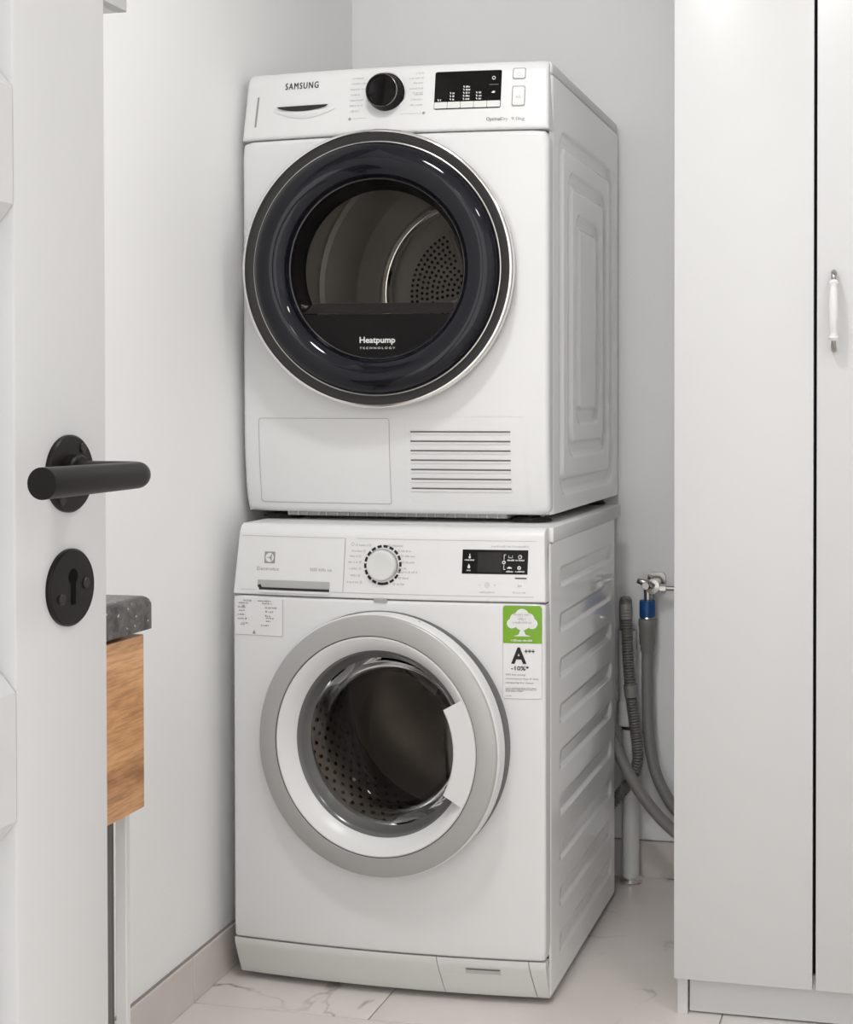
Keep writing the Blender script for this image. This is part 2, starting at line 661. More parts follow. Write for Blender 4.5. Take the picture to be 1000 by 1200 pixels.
floor = MB().box(-0.25, 2.42, -3.2, BACK_Y + .12, -.10, -.003).build('floor', 'grout', smooth=0)
tag(floor, 'pale marble tile floor', 'floor', kind='structure')
TW, TL = 0.6, 1.2
jx0, jy0 = 0.408, -0.092
for iy in range(-3, 2):
    for ix in range(-2, 5):
        off = -0.108 if iy == 0 else 0.0 if iy % 2 else 0.22
        xa, ya = jx0 + off + ix * TW, jy0 + iy * TL
        x0, x1 = max(xa + .0012, -0.1), min(xa + TW - .0012, 2.3)
        y0, y1 = max(ya + .0012, -3.2), min(ya + TL - .0012, BACK_Y)
        if x1 - x0 < .03 or y1 - y0 < .03:
            continue
        MB().box(x0, x1, y0, y1, -.003, 0, .0008, 1).build('tile', 'marble_tile', floor, 20)

# baseboards made of tile
bl = thing('baseboard_left', 'beige tile baseboard along the left wall', 'baseboard', (0, 0, 0), kind='structure')
for y0, y1 in ((-.093, BACK_Y - .010), (-.693, -.095), (-1.293, -.695), (-1.893, -1.295), (-2.5, -1.895)):
    mb = MB().box(0, .010, y0, y1, 0, .082, .0012, 1)
    mb.v = [(x + left_x(y), y, z) for x, y, z in mb.v]
    mb.build('tile', 'baseboard_tile', bl, 20)
mb = MB().box(0, .006, -2.5, BACK_Y - .010, .0815, .0832)
mb.v = [(x + left_x(y), y, z) for x, y, z in mb.v]
mb.build('joint', 'joint_grey', bl, 0)
bb = thing('baseboard_back', 'beige tile baseboard along the back wall', 'baseboard', (0, 0, 0), kind='structure')
for x0, x1 in ((left_x(.74) + .012, .50), (.502, 1.10), (1.102, 1.70), (1.702, 2.3)):
    MB().box(x0, x1, BACK_Y - .010, BACK_Y, 0, .082, .0012, 1).build('tile', 'baseboard_tile', bb, 20)
MB().box(left_x(.74) + .012, 2.3, BACK_Y - .007, BACK_Y, .0815, .0832).build('joint', 'joint_grey', bb, 0)

# ------------------------------------------------------------------ the open room door (leaf parallel to the left wall)
DX, DE = 0.665, -1.489          # face plane X and free edge Y
door = thing('door_1', 'white panelled room door standing open at the left', 'door', (DX, DE, 0), kind='structure')
T = 0.04
STW = 0.1035                    # stile width
H = 2.04
MB().box(-T, 0, -STW, 0, .008, H, .0025).build('stile', 'door_paint', door, 40)
MB().box(-T, 0, -.80, -.80 + STW, .008, H, .0025).build('stile', 'door_paint', door, 40)
rails = [(.008, .22), (.793, .898), (1.1817, 1.2790), (1.93, H)]


def rail(z0, z1):
    # chamfered top and bottom edges toward the panels
    c, q = .010, .012
    prof = [(-T, z0), (-c, z0), (0, z0 + q), (0, z1 - q), (-c, z1), (-T, z1)]
    return MB().prism(prof, lambda a, b, h: (a, h, b), -.80 + STW + .0008, -STW - .0008)


for z0, z1 in rails:
    rail(z0, z1).build('rail', 'door_paint', door, 20)
for (a, z0), (z1, b) in zip([(r[0], r[1]) for r in rails[:-1]], [(r[0], r[1]) for r in rails[1:]]):
    y0, y1 = -.80 + STW, -STW
    MB().box(-T + .014, -.014, y0 + .0005, y1 - .0005, z0 + .0005, z1 - .0005).build('panel', 'door_paint', door, 20)
    # raised field of the panel
    m_ = MB()
    i0, i1 = .010, .026
    e = min(.085, (z1 - z0) * .3)
    o_ = [(y0 + i0, z0 + i0), (y1 - i0, z0 + i0), (y1 - i0, z1 - e), (y1 - i0 - .02, z1 - e + .02), (y0 + i0 + .02, z1 - e + .02), (y0 + i0, z1 - e)]
    in_ = [(y0 + i1, z0 + i1), (y1 - i1, z0 + i1), (y1 - i1, z1 - e - .010), (y1 - i1 - .014, z1 - e + .006), (y0 + i1 + .014, z1 - e + .006), (y0 + i1, z1 - e - .010)]
    n = len(o_)
    m_.add([(-.014, p, q) for p, q in o_] + [(-.009, p, q) for p, q in in_],
           [tuple(range(n, 2 * n))] + [(i, (i + 1) % n, n + (i + 1) % n, n + i) for i in range(n)])
    m_.build('panel_field', 'door_paint', door, 20)
# lever handle: local frame with rose at its origin, +X out of the door
HY, HZ = -1.5358 - DE, 1.0217
lever = MB()
pts = [(0.0, 0, 0), (.034, 0, 0)]
rb = .012
for i in range(9):
    t = PI / 2 * i / 8
    pts.append((.046 + rb * math.sin(t) - .002, -(rb - rb * math.cos(t)), 0))
pts += [(.056, -.112, 0)]
lever.tube(pts, [.0088] * (len(pts) - 1) + [.0096], 28)
lever.v = [(x, y, z * 1.0) for x, y, z in lever.v]
lo = lever.build('lever_handle', 'matte_black', door, 35, loc=(0, HY, HZ))
lo['label'] = 'black lever handle on a round rose'


def disc_x(r, x0, x1, bev=.0012, n=48):
    """disc on the door face, axis +X"""
    m = MB().lathe([(0.00001, x1), (r - bev, x1), (r, x1 - bev), (r, x0)], n)
    m.v = [(-y, x, z) for x, y, z in m.v]
    return m


disc_x(.026, 0, .0035).build('rose', 'matte_black', lo, 35)
m_ = disc_x(.0128, .0035, .010)
m_.build('neck_collar', 'matte_black', lo, 35)
for sy, sz in ((.012, .017), (-.012, -.017)):
    m_ = disc_x(.0035, .0035, .0048, .0006, 16)
    m_.v = [(x, y + sy, z + sz) for x, y, z in m_.v]
    m_.build('screw', 'screw_black', lo, 35)
kp = disc_x(.026, 0, .0035).build('keyhole_plate', 'matte_black', door, 35, loc=(0, HY, 0.9455))
kp['label'] = 'round black keyhole plate below the handle'
kh = [(.0052 * math.cos(a), .0075 + .0052 * math.sin(a)) for a in lin(-PI * .32, PI * 1.32, 18)]
kh += [(-.0026, -.0115), (.0026, -.0115)]
m_ = MB()
m_.add([(.0037, a, b) for a, b in kh], [tuple(range(len(kh)))])
m_.build('keyhole', 'hole_black', kp, 0)
for sy, sz in ((-.0135, -.0065), (.0145, .0015)):
    m_ = disc_x(.0036, .0035, .0050, .0007, 18)
    m_.v = [(x, y + sy, z + sz) for x, y, z in m_.v]
    m_.build('screw', 'screw_black', kp, 35)

# ------------------------------------------------------------------ ceiling lamps; the last two are unseen, added as fill
for i, (lx, ly) in enumerate(LAMP_SPOTS):
    t = thing('ceiling_or_fill_lamp', ('round white flush ceiling lamp in front of the machines', 'added fill lamp, round and white, on the unseen ceiling right of the entrance', 'added fill lamp, round and white, on the unseen ceiling at the hallway end')[i], 'lamp', (lx, ly, 2.5), 'ceiling lamps')
    m_ = MB().lathe([(.0001, .0), (.15, .0), (.15, .04), (.14, .046), (.132, .046)], 48)
    m_.v = [(x, z, y) for x, y, z in m_.v]
    m_.build('housing', 'plastic_white', t)
    m_ = MB().lathe([(.132, .040), (.10, .044), (.0001, .046)], 48)
    m_.v = [(x, z, y) for x, y, z in m_.v]
    m_.build('diffuser', 'lamp_glass', t)

# ================================================================== WASHING MACHINE (lower)
W, WD = 0.596, 0.587


def wyf(x, z):
    t = (x - .298) / .298
    y = -.016 * (1 - min(t * t, 1))
    if z > .72:
        s = (z - .72) / .13
        y += .018 * s + .010 * max(0, (s - .85) / .15) ** 2
    return y


washer = thing('washing_machine', 'white front-loading washing machine standing on the floor under the dryer', 'washing machine', (0, 0, 0))
# cabinet shell: left, back, bottom as sheet, right side embossed
cab = MB()
cab.box(0.0, .002, .030, WD, .014, .828)
cab.box(.002, W - .006, WD - .004, WD, .014, .828)
cab.box(.002, W - .006, .03, WD, .014, .018)
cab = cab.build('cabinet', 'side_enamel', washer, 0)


def rib_sdf(y, z, i):
    lo = .7375 - .0838 * i
    return sdf_rr(y, z, -.05, .553, lo, lo + .036, .0175)


def side_w(y, z):
    d = 0
    for i in range(9):
        lo = .7375 - .0838 * i
        if lo - .02 < z < lo + .06:
            s = rib_sdf(y, z, i)
            t = max(0, min(1, (z - lo) / .036))
            d = max(d, .0060 * sstep(.002, -.006, s) * (1 - .75 * t))
    # the emboss dies out towards the front end
    d *= sstep(.098, .122, y)
    return W - d


ys = [.030, .032, .036, .040] + lin(.05, .57, 90) + [.575, .58, .583, .586, WD]
zs = lin(.014, .822, 420)


def side_fn(y, z):
    x = side_w(y, z)
    if y < .036:
        x -= .0025 * (1 - math.sin(min(1, (y - .030) / .006) * PI / 2))
    return (x, y, z)


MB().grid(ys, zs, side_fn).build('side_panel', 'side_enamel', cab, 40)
MB().box(.004, W + .001, .050, .652, .822, .8495, .002).build('worktop', 'plastic_white', washer, 40)
# front panel with the door opening
HC, HR = (.298, .4665), .172
panel_with_hole(.001, W - .001, .0885, .7195, HC, HR, wyf, .006, .007, .034).build('front_panel', 'enamel', washer, 45)
# control panel
cp = face_panel(.001, W - .001, .7215, .8500, wyf, .003, .064, rct=.003, taper=.006).build('control_panel', 'plastic_white', washer, 45)
S1 = on_surf(wyf, .0005)
S2 = on_surf(wyf, .0009)
S3 = on_surf(wyf, .0013)
m_ = MB()
put_rect(m_, .014, .222, .8276, .8284, S1, 12)
put_rect(m_, .245, .575, .8276, .8284, S1, 20)
put_rect(m_, .0165, .049, .7300, .7312, S1, 4)
put_rect(m_, .198, .574, .7306, .7318, S1, 20)
m_.build('panel_groove', 'print_pale', cp, 0)['kind'] = 'stuff'
# detergent drawer front
dr = MB()
put_rect(dr, .2218, .2228, .7320, .8276, S1, 1, 8)
dr = dr.build('detergent_drawer', 'print_grey', washer, 0)
# finger recess: a shadowed hollow with an inclined upper face and a ledge
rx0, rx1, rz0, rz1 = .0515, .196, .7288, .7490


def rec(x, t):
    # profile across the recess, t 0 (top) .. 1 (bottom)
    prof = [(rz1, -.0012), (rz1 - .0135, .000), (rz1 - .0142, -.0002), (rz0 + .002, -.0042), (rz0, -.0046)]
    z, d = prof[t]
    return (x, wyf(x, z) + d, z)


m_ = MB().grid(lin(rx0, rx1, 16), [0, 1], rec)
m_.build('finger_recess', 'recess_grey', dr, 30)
m_ = MB()
for x0, x1, z0, z1 in ((rx0 + .004, rx1, rz0 + .0022, rz0 + .0070),):
    put_rect(m_, x0, x1, z0, z1, S3, 12)
put_poly(m_, [(rx0, rz0 + .010), (rx0 + .006, rz0 + .0125), (rx0 + .010, rz0 + .0055), (rx0 + .006, rz0 + .002)], S3)
m_.build('recess_slot', 'bevel_black', dr, 0)
m_ = MB()
m_.grid(lin(rx0 + .004, rx1, 16), [0, 1, 2, 3], lambda x, k: (x, wyf(x, rz0) - (.001, .0042, .0045, .001)[k], (rz0 + .0024, rz0 + .0018, rz0 - .0016, rz0 - .0022)[k]))
m_.build('recess_lip', 'plastic_white', dr, 40)
# emblem: dark square with a pale disc and two dark wedges
m_ = MB()
put_poly(m_, rr_poly(.0625, .0842, .7790, .8000, .0012), S1)
emb = m_.build('brand_emblem', 'print_grey', washer, 0)
m_ = MB()
put_ring(m_, .0733, .7895, .0, .0084, S2, n=32)
m_.build('emblem_disc', 'plastic_white', emb, 0)
m_ = MB()
put_poly(m_, [(.0653, .7895), (.0738, .7905), (.0778, .7975), (.0778, .7815), (.0738, .7885)], S3)
m_.build('emblem_mark', 'print_grey', emb, 0)
m_ = put_text(MB(), 'Electrolux', .0487, .0935, .7660, .7722, S1, spacing=1.05)
m_.build('brand_lettering', 'print_grey', washer, 0)
m_ = MB()
microtext(m_, .156, .1985, .7706, .0062, S1, 5)
m_.build('model_print', 'print_pale', washer, 0)['kind'] = 'stuff'
# programme dial
KC = (.2963, .7820)
m_ = MB()
for k in range(18):
    a = PI / 2 - (k + .5) * 2 * PI / 18 + .06
    wide = 2 * PI / 18 * .36
    a0, a1 = a - wide, a + wide
    if k == 8:
        a1 = a0 + wide * 2
        a0 -= 2 * PI / 18
    put_ring(m_, KC[0], KC[1], .0310, .0355, S1, a0, a1, 8)
ticks = m_.build('dial_ticks', 'print_dark', washer, 0)
kb = MB().lathe([(.0278, 0), (.0275, .003), (.0266, .0110), (.0258, .0125), (.0242, .0130), (.0215, .0126), (.0001, .0124)], 64)
kb = kb.build('programme_dial', 'plastic_grey_white', washer, 40, loc=(KC[0], wyf(*KC) - .0005, KC[1]))
m_ = MB().lathe([(.0282, .0), (.0292, .001), (.0292, .002), (.0284, .0032)], 64)
m_.build('dial_rim', 'silver', kb, 40)
# programme names around the dial
m_ = MB()
rnd = random.Random(3)
left = [(.8165, .243, .2665), (.8060, .2360, .2560), (.7965, .2330, .2480), (.7860, .2300, .2490), (.7745, .2325, .2490), (.7625, .2360, .2480), (.7505, .2300, .2520)]
right = [(.8165, .3120, .3340), (.8075, .3300, .3500), (.7985, .3370, .3560), (.7875, .3390, .3560), (.7770, .3330, .3420), (.7705, .3310, .3620), (.7600, .3340, .3460), (.7490, .3240, .3400)]
for i, (z, a, b) in enumerate(left + right):
    microtext(m_, a, b, z, .0036, S1, i)
    cxk = b + .004 if i < 7 else a - .005
    put_ring(m_, cxk, z, .0012, .0024, S1, n=10)
put_ring(m_, .2372, .8175, .0022, .0032, S1, n=10)
m_.build('programme_print', 'print_pale', washer, 0)['kind'] = 'stuff'
# display
m_ = MB()
put_rect(m_, .4436, .5617, .7700, .8124, S1, 10)
disp = m_.build('display', 'glossy_black', washer, 0)
m_ = MB()
put_rect(m_, .4715, .5150, .7735, .8080, S2, 4)
m_.build('screen', 'screen', disp, 0)
m_ = MB()


def icon_drop(cx, cz):
    put_poly(m_, [(cx + .0026 * math.cos(a), cz - .001 + .0026 * math.sin(a)) for a in lin(-PI - .2, .2, 9)] + [(cx, cz + .0048)], S2)


put_rect(m_, .4562, .4578, .8000, .8050, S2); put_ring(m_, .4570, .7990, 0, .0022, S2, n=10)
microtext(m_, .4480, .4655, .7942, .0026, S2, 11)
icon_drop(.4560, .7830)
microtext(m_, .4525, .4600, .7762, .0026, S2, 12)
put_rect(m_, .5185, .5195, .7790, .7868, S2); put_rect(m_, .5185, .5220, .7780, .7790, S2)
put_rect(m_, .5185, .5195, .7950, .8045, S2); put_rect(m_, .5185, .5225, .8035, .8045, S2)
put_ring(m_, .5188, .7908, .0016, .0032, S2, n=12)
put_rect(m_, .5270, .5340, .7985, .7993, S2); put_rect(m_, .5268, .5275, .7985, .8030, S2); put_rect(m_, .5335, .5342, .7985, .8030, S2)
microtext(m_, .5250, .5375, .7948, .0028, S2, 13)
put_ring(m_, .5475, .8005, .0026, .0036, S2, n=14); put_rect(m_, .5472, .5500, .8002, .8010, S2)
microtext(m_, .5395, .5560, .7948, .0028, S2, 14)
put_poly(m_, [(.5250, .7815), (.5290, .7838), (.5335, .7815), (.5335, .7800), (.5250, .7800)], S2)
microtext(m_, .5235, .5370, .7752, .0028, S2, 15)
put_ring(m_, .5465, .7815, .0014, .0034, S2, n=12)
microtext(m_, .5395, .5560, .7752, .0028, S2, 16)
m_.build('display_icons', 'print_white', disp, 0)['kind'] = 'stuff'
m_ = MB()
put_rect(m_, .5395, .5605, .7624, .7644, S1, 2)
m_.build('indicator_bar', 'print_dark', washer, 0)
m_ = MB()
microtext(m_, .4952, .5625, .8186, .0032, S1, 21)
microtext(m_, .4780, .5040, .7386, .0034, S1, 22)
microtext(m_, .5370, .5600, .7388, .0034, S1, 23)
put_ring(m_, .4900, .7508, .0036, .0046, S1, n=16); put_ring(m_, .4900, .7508, .0010, .0018, S1, n=10)
put_rect(m_, .4745, .4790, .7503, .7511, S1); put_rect(m_, .5020, .5060, .7503, .7511, S1); put_rect(m_, .5036, .5044, .7488, .7528, S1)
put_rect(m_, .5450, .5485, .7480, .7520, S1); put_poly(m_, [(.5495, .7480), (.5530, .7500), (.5495, .7520)], S1)
m_.build('button_print', 'print_pale', washer, 0)['kind'] = 'stuff'
# catch tab under the panel
MB().box(.2825, .3075, wyf(.295, .719) - .0025, .004, .7160, .7232, .0008, 1).build('release_tab', 'silver', washer, 30)

# programme sticker at the left
SF = on_surf(wyf, .0005)
SG = on_surf(wyf, .0009)
SH = on_surf(wyf, .0013)
m_ = MB()
put_rect(m_, .0065, .1040, .6475, .7150, SF, 8)
st = m_.build('programme_sticker', 'label_white', washer, 0)
st['label'] = 'small white programme chart sticker'
m_ = MB()
for a, b, c, d in ((.0065, .1040, .6470, .6478), (.1036, .1044, .6470, .7150)):
    put_rect(m_, a, b, c, d, SG, 6)
m_.build('sticker_edge', 'label_edge', st, 0)
m_ = MB()
for i, (z, a, b) in enumerate([(.7105, .024, .041), (.7058, .013, .034), (.7008, .020, .027), (.6980, .0115, .027), (.6918, .014, .027), (.6845, .0115, .027), (.6770, .0115, .025), (.6690, .020, .034), (.6664, .017, .026),
                               (.7105, .053, .083), (.7060, .062, .083), (.6985, .068, .093), (.6912, .075, .086), (.6830, .073, .079), (.6795, .070, .087), (.6740, .070, .082), (.6660, .060, .077)]):
    microtext(m_, a, b, z, .0030, SG, 40 + i)
for cx, cz in ((.0285, .6770), (.0705, .6912), (.0700, .6835)):
    put_ring(m_, cx, cz, 0, .0019, SG, n=8)
put_poly(m_, [(.042, .6500), (.049, .6500), (.0455, .6570)], SG)
m_.build('sticker_print', 'print_grey', st, 0)['kind'] = 'stuff'

# energy sticker at the right
m_ = MB()
put_rrect(m_, .5195, .5895, .5520, .7165, .0055, SF)
es = m_.build('energy_sticker', 'label_edge', washer, 0)
es['label'] = 'green and white energy sticker with a tree and the rating A+++'
m_ = MB()
put_rrect(m_, .5201, .5889, .5527, .7159, .0052, SG)
m_.build('white_field', 'label_white', es, 0)
m_ = MB()
put_rrect(m_, .5201, .5889, .6600, .7159, .0052, on_surf(wyf, .0012))
put_rect(m_, .5201, .5889, .6500, .6655, on_surf(wyf, .0013))
m_.build('green_field', 'label_green', es, 0)
ST = on_surf(wyf, .0016)
m_ = MB()
crown = []
for cx, cz, r in ((.5540, .6985, .0125), (.5425, .6930, .0100), (.5655, .6930, .0105), (.5360, .6850, .0090), (.5720, .6850, .0095), (.5545, .6880, .0150)):
    put_ring(m_, cx, cz, 0, r, ST, n=20)
put_poly(m_, [(.5500, .6830), (.5505, .6720), (.5475, .6655), (.5390, .6625), (.5700, .6625), (.5605, .6655), (.5575, .6720), (.5590, .6830)], ST)
m_.build('tree_print', 'label_white', es, 0)['kind'] = 'stuff'
SU = on_surf(wyf, .0019)
m_ = MB()
microtext(m_, .5390, .5690, .7010, .0036, SU, 61)
microtext(m_, .5470, .5610, .6935, .0034, SU, 62)
microtext(m_, .5370, .5710, .6870, .0036, SU, 63)
m_.build('tree_text', 'print_pale', es, 0)['kind'] = 'stuff'
m_ = MB()
microtext(m_, .5350, .5720, .6555, .0034, SU, 64)
m_.build('green_text', 'label_white', es, 0)['kind'] = 'stuff'
m_ = MB()
put_text(m_, 'A', .5345, .5620, .6140, .6430, ST, bold=.035)
put_text(m_, '+++', .5585, .5765, .6335, .6395, ST, bold=.03)
put_text(m_, '-10%*', .5345, .5660, .6025, .6105, ST, bold=.018)
m_.build('rating_print', 'print_dark', es, 0)['kind'] = 'stuff'
m_ = MB()
put_text(m_, '20% less energy', .5247, .5610, .5925, .5965, ST, bold=.012)
put_text(m_, 'consumption than A class', .5247, .5830, .5855, .5893, ST, bold=.012)
put_text(m_, 'comparing the classes', .5247, .5745, .5785, .5823, ST, bold=.012)
m_.build('claim_print', 'print_grey', es, 0)['kind'] = 'stuff'
m_ = MB()
for i, (z, b) in enumerate(((.5712, .5800), (.5685, .5800), (.5658, .5560), (.5575, .5350))):
    microtext(m_, .5247, b, z, .0019, ST, 70 + i)
m_.build('fine_print', 'print_grey', es, 0)['kind'] = 'stuff'

# plinth: tapers back to the floor, split into cover, filter flap and end piece


def plf(x, z):
    return wyf(x, .3) + .030 * ((.0865 - z) / .0745) ** 1.15


def plinth_piece(name, xa, xb, tilt0, tilt1):
    """piece whose side cuts lean; xa, xb at the top edge"""
    us = lin(0, 1, 26)
    ks = lin(0, 1, 10)

    def fn(u, k):
        z = .0865 - .0745 * k
        x = (xa + tilt0 * k) + ((xb + tilt1 * k) - (xa + tilt0 * k)) * u
        e = min(k * .0745, .0745 * (1 - k))
        d = .0025 * max(0, 1 - e / .0035) ** 2
        return (x, plf(x, z) + d, z)
    m = MB().grid(us, ks, fn)
    nu, nv = len(us), len(ks)
    ring = [i for i in range(nu)] + [j * nu + nu - 1 for j in range(1, nv)] + [(nv - 1) * nu + i for i in range(nu - 2, -1, -1)] + [j * nu for j in range(nv - 2, 0, -1)]
    k0 = len(m.v)
    for i in ring:
        x, y, z = m.v[i]
        m.v.append((x, y + .02, z))
    n = len(ring)
    for a in range(n):
        b = (a + 1) % n
        m.f.append((ring[a], ring[b], k0 + b, k0 + a))
    return m.build(name, 'plastic_grey_white', washer, 40)


plinth_piece('plinth', .0015, .3964, .0, .008)
flap = plinth_piece('filter_flap', .3978, .5632, .008, .009)
flap['label'] = 'filter flap with a finger slot'
plinth_piece('plinth_end', .5646, .5945, .009, 0)
SL = on_surf(plf, .0008)
m_ = MB()
put_rect(m_, .449, .513, .0585, .0700, SL, 6)
m_.build('finger_slot', 'print_pale', flap, 0)
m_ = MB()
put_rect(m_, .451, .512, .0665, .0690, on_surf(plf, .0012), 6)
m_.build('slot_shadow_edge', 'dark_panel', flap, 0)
MB().box(.012, W - .012, .055, .09, .012, .086).build('plinth_backing', 'shadow_gap', washer, 0)
for fx, fy in ((.045, .075), (.551, .075), (.045, .54), (.551, .54)):
    m_ = MB().lathe([(.0001, 0), (.021, 0), (.022, .003), (.018, .008), (.010, .009), (.010, .03)], 24)
    m_.v = [(x + fx, z + fy, -y) for x, y, z in m_.v]
    m_.build('foot', 'rubber_dark', washer, 40)

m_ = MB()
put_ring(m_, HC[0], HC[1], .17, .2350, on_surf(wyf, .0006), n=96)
m_.build('door_gap_shade', 'gap_shade_grey', washer, 0)  # flat ring behind the door; its grey stands in for shade in the gap
# washer door, standing slightly ajar (hinged at the left)
WDC = (.298, -.050, .4665)
d_ = MB().lathe([(.206, -.032), (.228, -.036), (.2335, -.030), (.2345, -.006), (.2330, -.0015), (.2315, .0)], 128)
wdoor = d_.build('door', 'plastic_white', washer, 40, loc=WDC, rotz=R(-5.4))
wdoor['label'] = 'round door with a silver ring, slightly ajar'
MB().lathe([(.2320, -.001), (.2308, .0022), (.2280, .0040), (.1990, .0085), (.1965, .0085), (.1955, .0060)], 128).build('outer_ring', 'silver', wdoor, 40)
MB().lathe([(.1958, .0050), (.1958, .0062), (.1950, .0066), (.1942, .0050)], 128).build('ring_groove', 'bevel_black', wdoor, 0)
MB().lathe([(.1945, .0060), (.1925, .0075), (.1900, .0070), (.1780, -.0040), (.1690, -.0140), (.1660, -.0190)], 128).build('inner_ring', 'plastic_white', wdoor, 40)
MB().lathe([(.1665, -.0180), (.1640, -.0190), (.1600, -.0260), (.1530, -.0360), (.1500, -.0400)], 128).build('glass_trim', 'trim_grey', wdoor, 40)
gl = MB().lathe([(.1605, -.0255), (.1560, -.0330), (.1500, -.0480), (.1420, -.0700), (.1320, -.0900), (.1150, -.1060), (.0900, -.1150), (.0600, -.1190), (.0300, -.1205), (.0002, -.121)], 128)
gl.build('glass_bowl', 'washer_glass', wdoor, 60)
# handle: pale block bridging the inner ring on the right side
hm = MB()
na = 16
ha = R(29)
prof_h = [(.1945, .0060), (.1930, .0080), (.1540, .0080), (.1515, .0060), (.1500, -.0100), (.1560, -.0200), (.1800, -.0180), (.1940, .0000)]
hm.lathe(prof_h, na, -ha, ha)
n = len(prof_h)
hm.f += [tuple(range(n)), tuple(na * n + i for i in reversed(range(n)))]
for i, v in enumerate(hm.v):
    pass
hm.build('handle', 'plastic_white', wdoor, 35)
MB().box(.150, .166, .012, .020, -.087, .087).build('handle_backing', 'bevel_black', wdoor, 0)
# small rim button
m_ = MB().lathe([(.0001, .0008), (.0025, .0008), (.0028, 0)], 16)
m_.build('rim_mark', 'print_pale', wdoor, 0, loc=(.078, .016, .2210))
# gasket and drum
MB().lathe([(.176, -.005), (.170, -.012), (.158, -.016), (.156, -.026), (.170, -.036), (.170, -.060), (.190, -.075)], 96).build('door_seal', 'rubber_grey', washer, 50, loc=(HC[0], 0, HC[1]))
drum = MB().lathe([(.186, -.080), (.190, -.085), (.236, -.090), (.240, -.096), (.240, -.385), (.232, -.395), (.16, -.405), (.0002, -.385)], 96).build('drum', 'drum_steel', washer, 40, loc=(HC[0], 0, HC[1]))
m_ = MB()
for j in range(13):
    for k in range(54):
        a = 2 * PI * (k + (j % 2) * .5) / 54
        d = .115 + j * .021
        c = Vector((.2385 * math.cos(a), d, .2385 * math.sin(a)))
        ta = Vector((-math.sin(a), 0, math.cos(a)))
        ty = Vector((0, 1, 0))
        vs = [c + (ta * math.cos(q) + ty * math.sin(q)) * .0042 for q in lin(0, 2 * PI, 8)[:-1]]
        m_.add(vs, [tuple(range(7))])
ho = m_.build('drum_holes', 'hole_black', drum, 0, recalc=False)
ho['kind'] = 'stuff'
for k in range(3):
    a = 2 * PI * k / 3 + R(148)
    ca, sa = math.cos(a), math.sin(a)
    m_ = MB().tube([(.030 * ca, .386, .030 * sa), (.10 * ca, .392, .10 * sa), (.185 * ca, .400, .185 * sa)], [.020, .019, .012], 16)
    m_.build('drum_spoke', 'satin_metal', drum, 50)
for k in range(3):
    a = 2 * PI * k / 3 + R(32)
    m_ = MB()
    prof = [(-.040, .2395), (-.022, .215), (-.008, .196), (.008, .196), (.022, .215), (.040, .2395)]
    ca, sa = math.cos(a), math.sin(a)
    m_.prism(prof, lambda p, q, h: (q * ca - p * sa, h, q * sa + p * ca), .11, .375)
    m_.build('drum_paddle', 'drum_steel', drum, 50)

# ================================================================== TUMBLE DRYER (upper)
DW, DD = 0.605, 0.622
dryer = thing('tumble_dryer', 'white tumble dryer with a black round door stacked on the washing machine', 'dryer', (-.031, .105, .85))


def dyf(x, z):
    t = (x - .3025) / .3025
    y = -.018 * (1 - min(t * t, 1))
    if z < .2:
        y += .016 * ((.2 - z) / .185) ** 2
    if z > .722:
        s = (z - .722) / .13
        y += .020 * s + .008 * max(0, (s - .8) / .2) ** 2
    return y


cab = MB()
cab.box(0, .002, .03, DD, .016, .826)
cab.box(.002, DW - .008, DD - .004, DD, .016, .826)
cab.box(.002, DW - .008, .03, DD, .016, .02)
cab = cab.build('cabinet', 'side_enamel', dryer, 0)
rings_d = [(.082, .568, .048, .738, .050), (.154, .500, .118, .672, .045), (.218, .432, .182, .598, .040)]


def side_d(y, z):
    d = 0
    for y0, y1, z0, z1, rc in rings_d:
        s = abs(sdf_rr(y, z, y0, y1, z0, z1, rc) + .016)
        d = max(d, .0070 * sstep(.018, .008, s))
    if y < .040:
        d += .006 * (1 - math.sin(max(0, y - .026) / .014 * PI / 2))
    return DW - d


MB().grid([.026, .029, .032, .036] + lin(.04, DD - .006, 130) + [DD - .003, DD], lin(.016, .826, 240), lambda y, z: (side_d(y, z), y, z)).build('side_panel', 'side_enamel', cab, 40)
MB().box(.001, DW - .001, .030, DD + .003, .8275, .8520, .006, 3).build('top_lid', 'plastic_white', dryer, 40)
DHC = (.2975, .467)
panel_with_hole(.0, DW, .0155, .7205, DHC, .205, dyf, .010, .016, .030).build('front_panel', 'enamel', dryer, 45)
dcp = face_panel(.0, DW, .7222, .8525, dyf, .006, .040, rct=.008, taper=.005).build('control_panel', 'plastic_white', dryer, 45)
D1, D2, D3 = on_surf(dyf, .0005), on_surf(dyf, .0009), on_surf(dyf, .0013)
X_ = .006                        # measured features sit in a frame shifted by this much
m_ = put_text(MB(), 'SAMSUNG', .0815 + X_, .1505 + X_, .8165, .8290, D1, bold=0, spacing=1.25)
put_text(m_, 'SAMSUNG', .0823 + X_, .1513 + X_, .8167, .8292, D2, spacing=1.25)
m_.build('brand_lettering', 'print_dark', dryer, 0)
m_ = MB()
put_poly(m_, [(.0200 + X_, .7478), (.0242 + X_, .7472), (.0272 + X_, .8058), (.0232 + X_, .8064)], D1)
m_.build('seam_slit', 'print_grey', dryer, 0)
# water tank handle: a scooped grip under a dark crescent
tank = MB()
hx0, hx1, hzt = .0600 + X_, .1885 + X_, .7825


def scoop(u, v):
    x = hx0 + (hx1 - hx0) * u
    s = math.sin(PI * u)
    z = hzt - v * (.008 + .016 * s)
    return (x, dyf(x, z) - .0008 - .0065 * s * math.sin(PI * min(1, v * 1.0)) * .55, z)


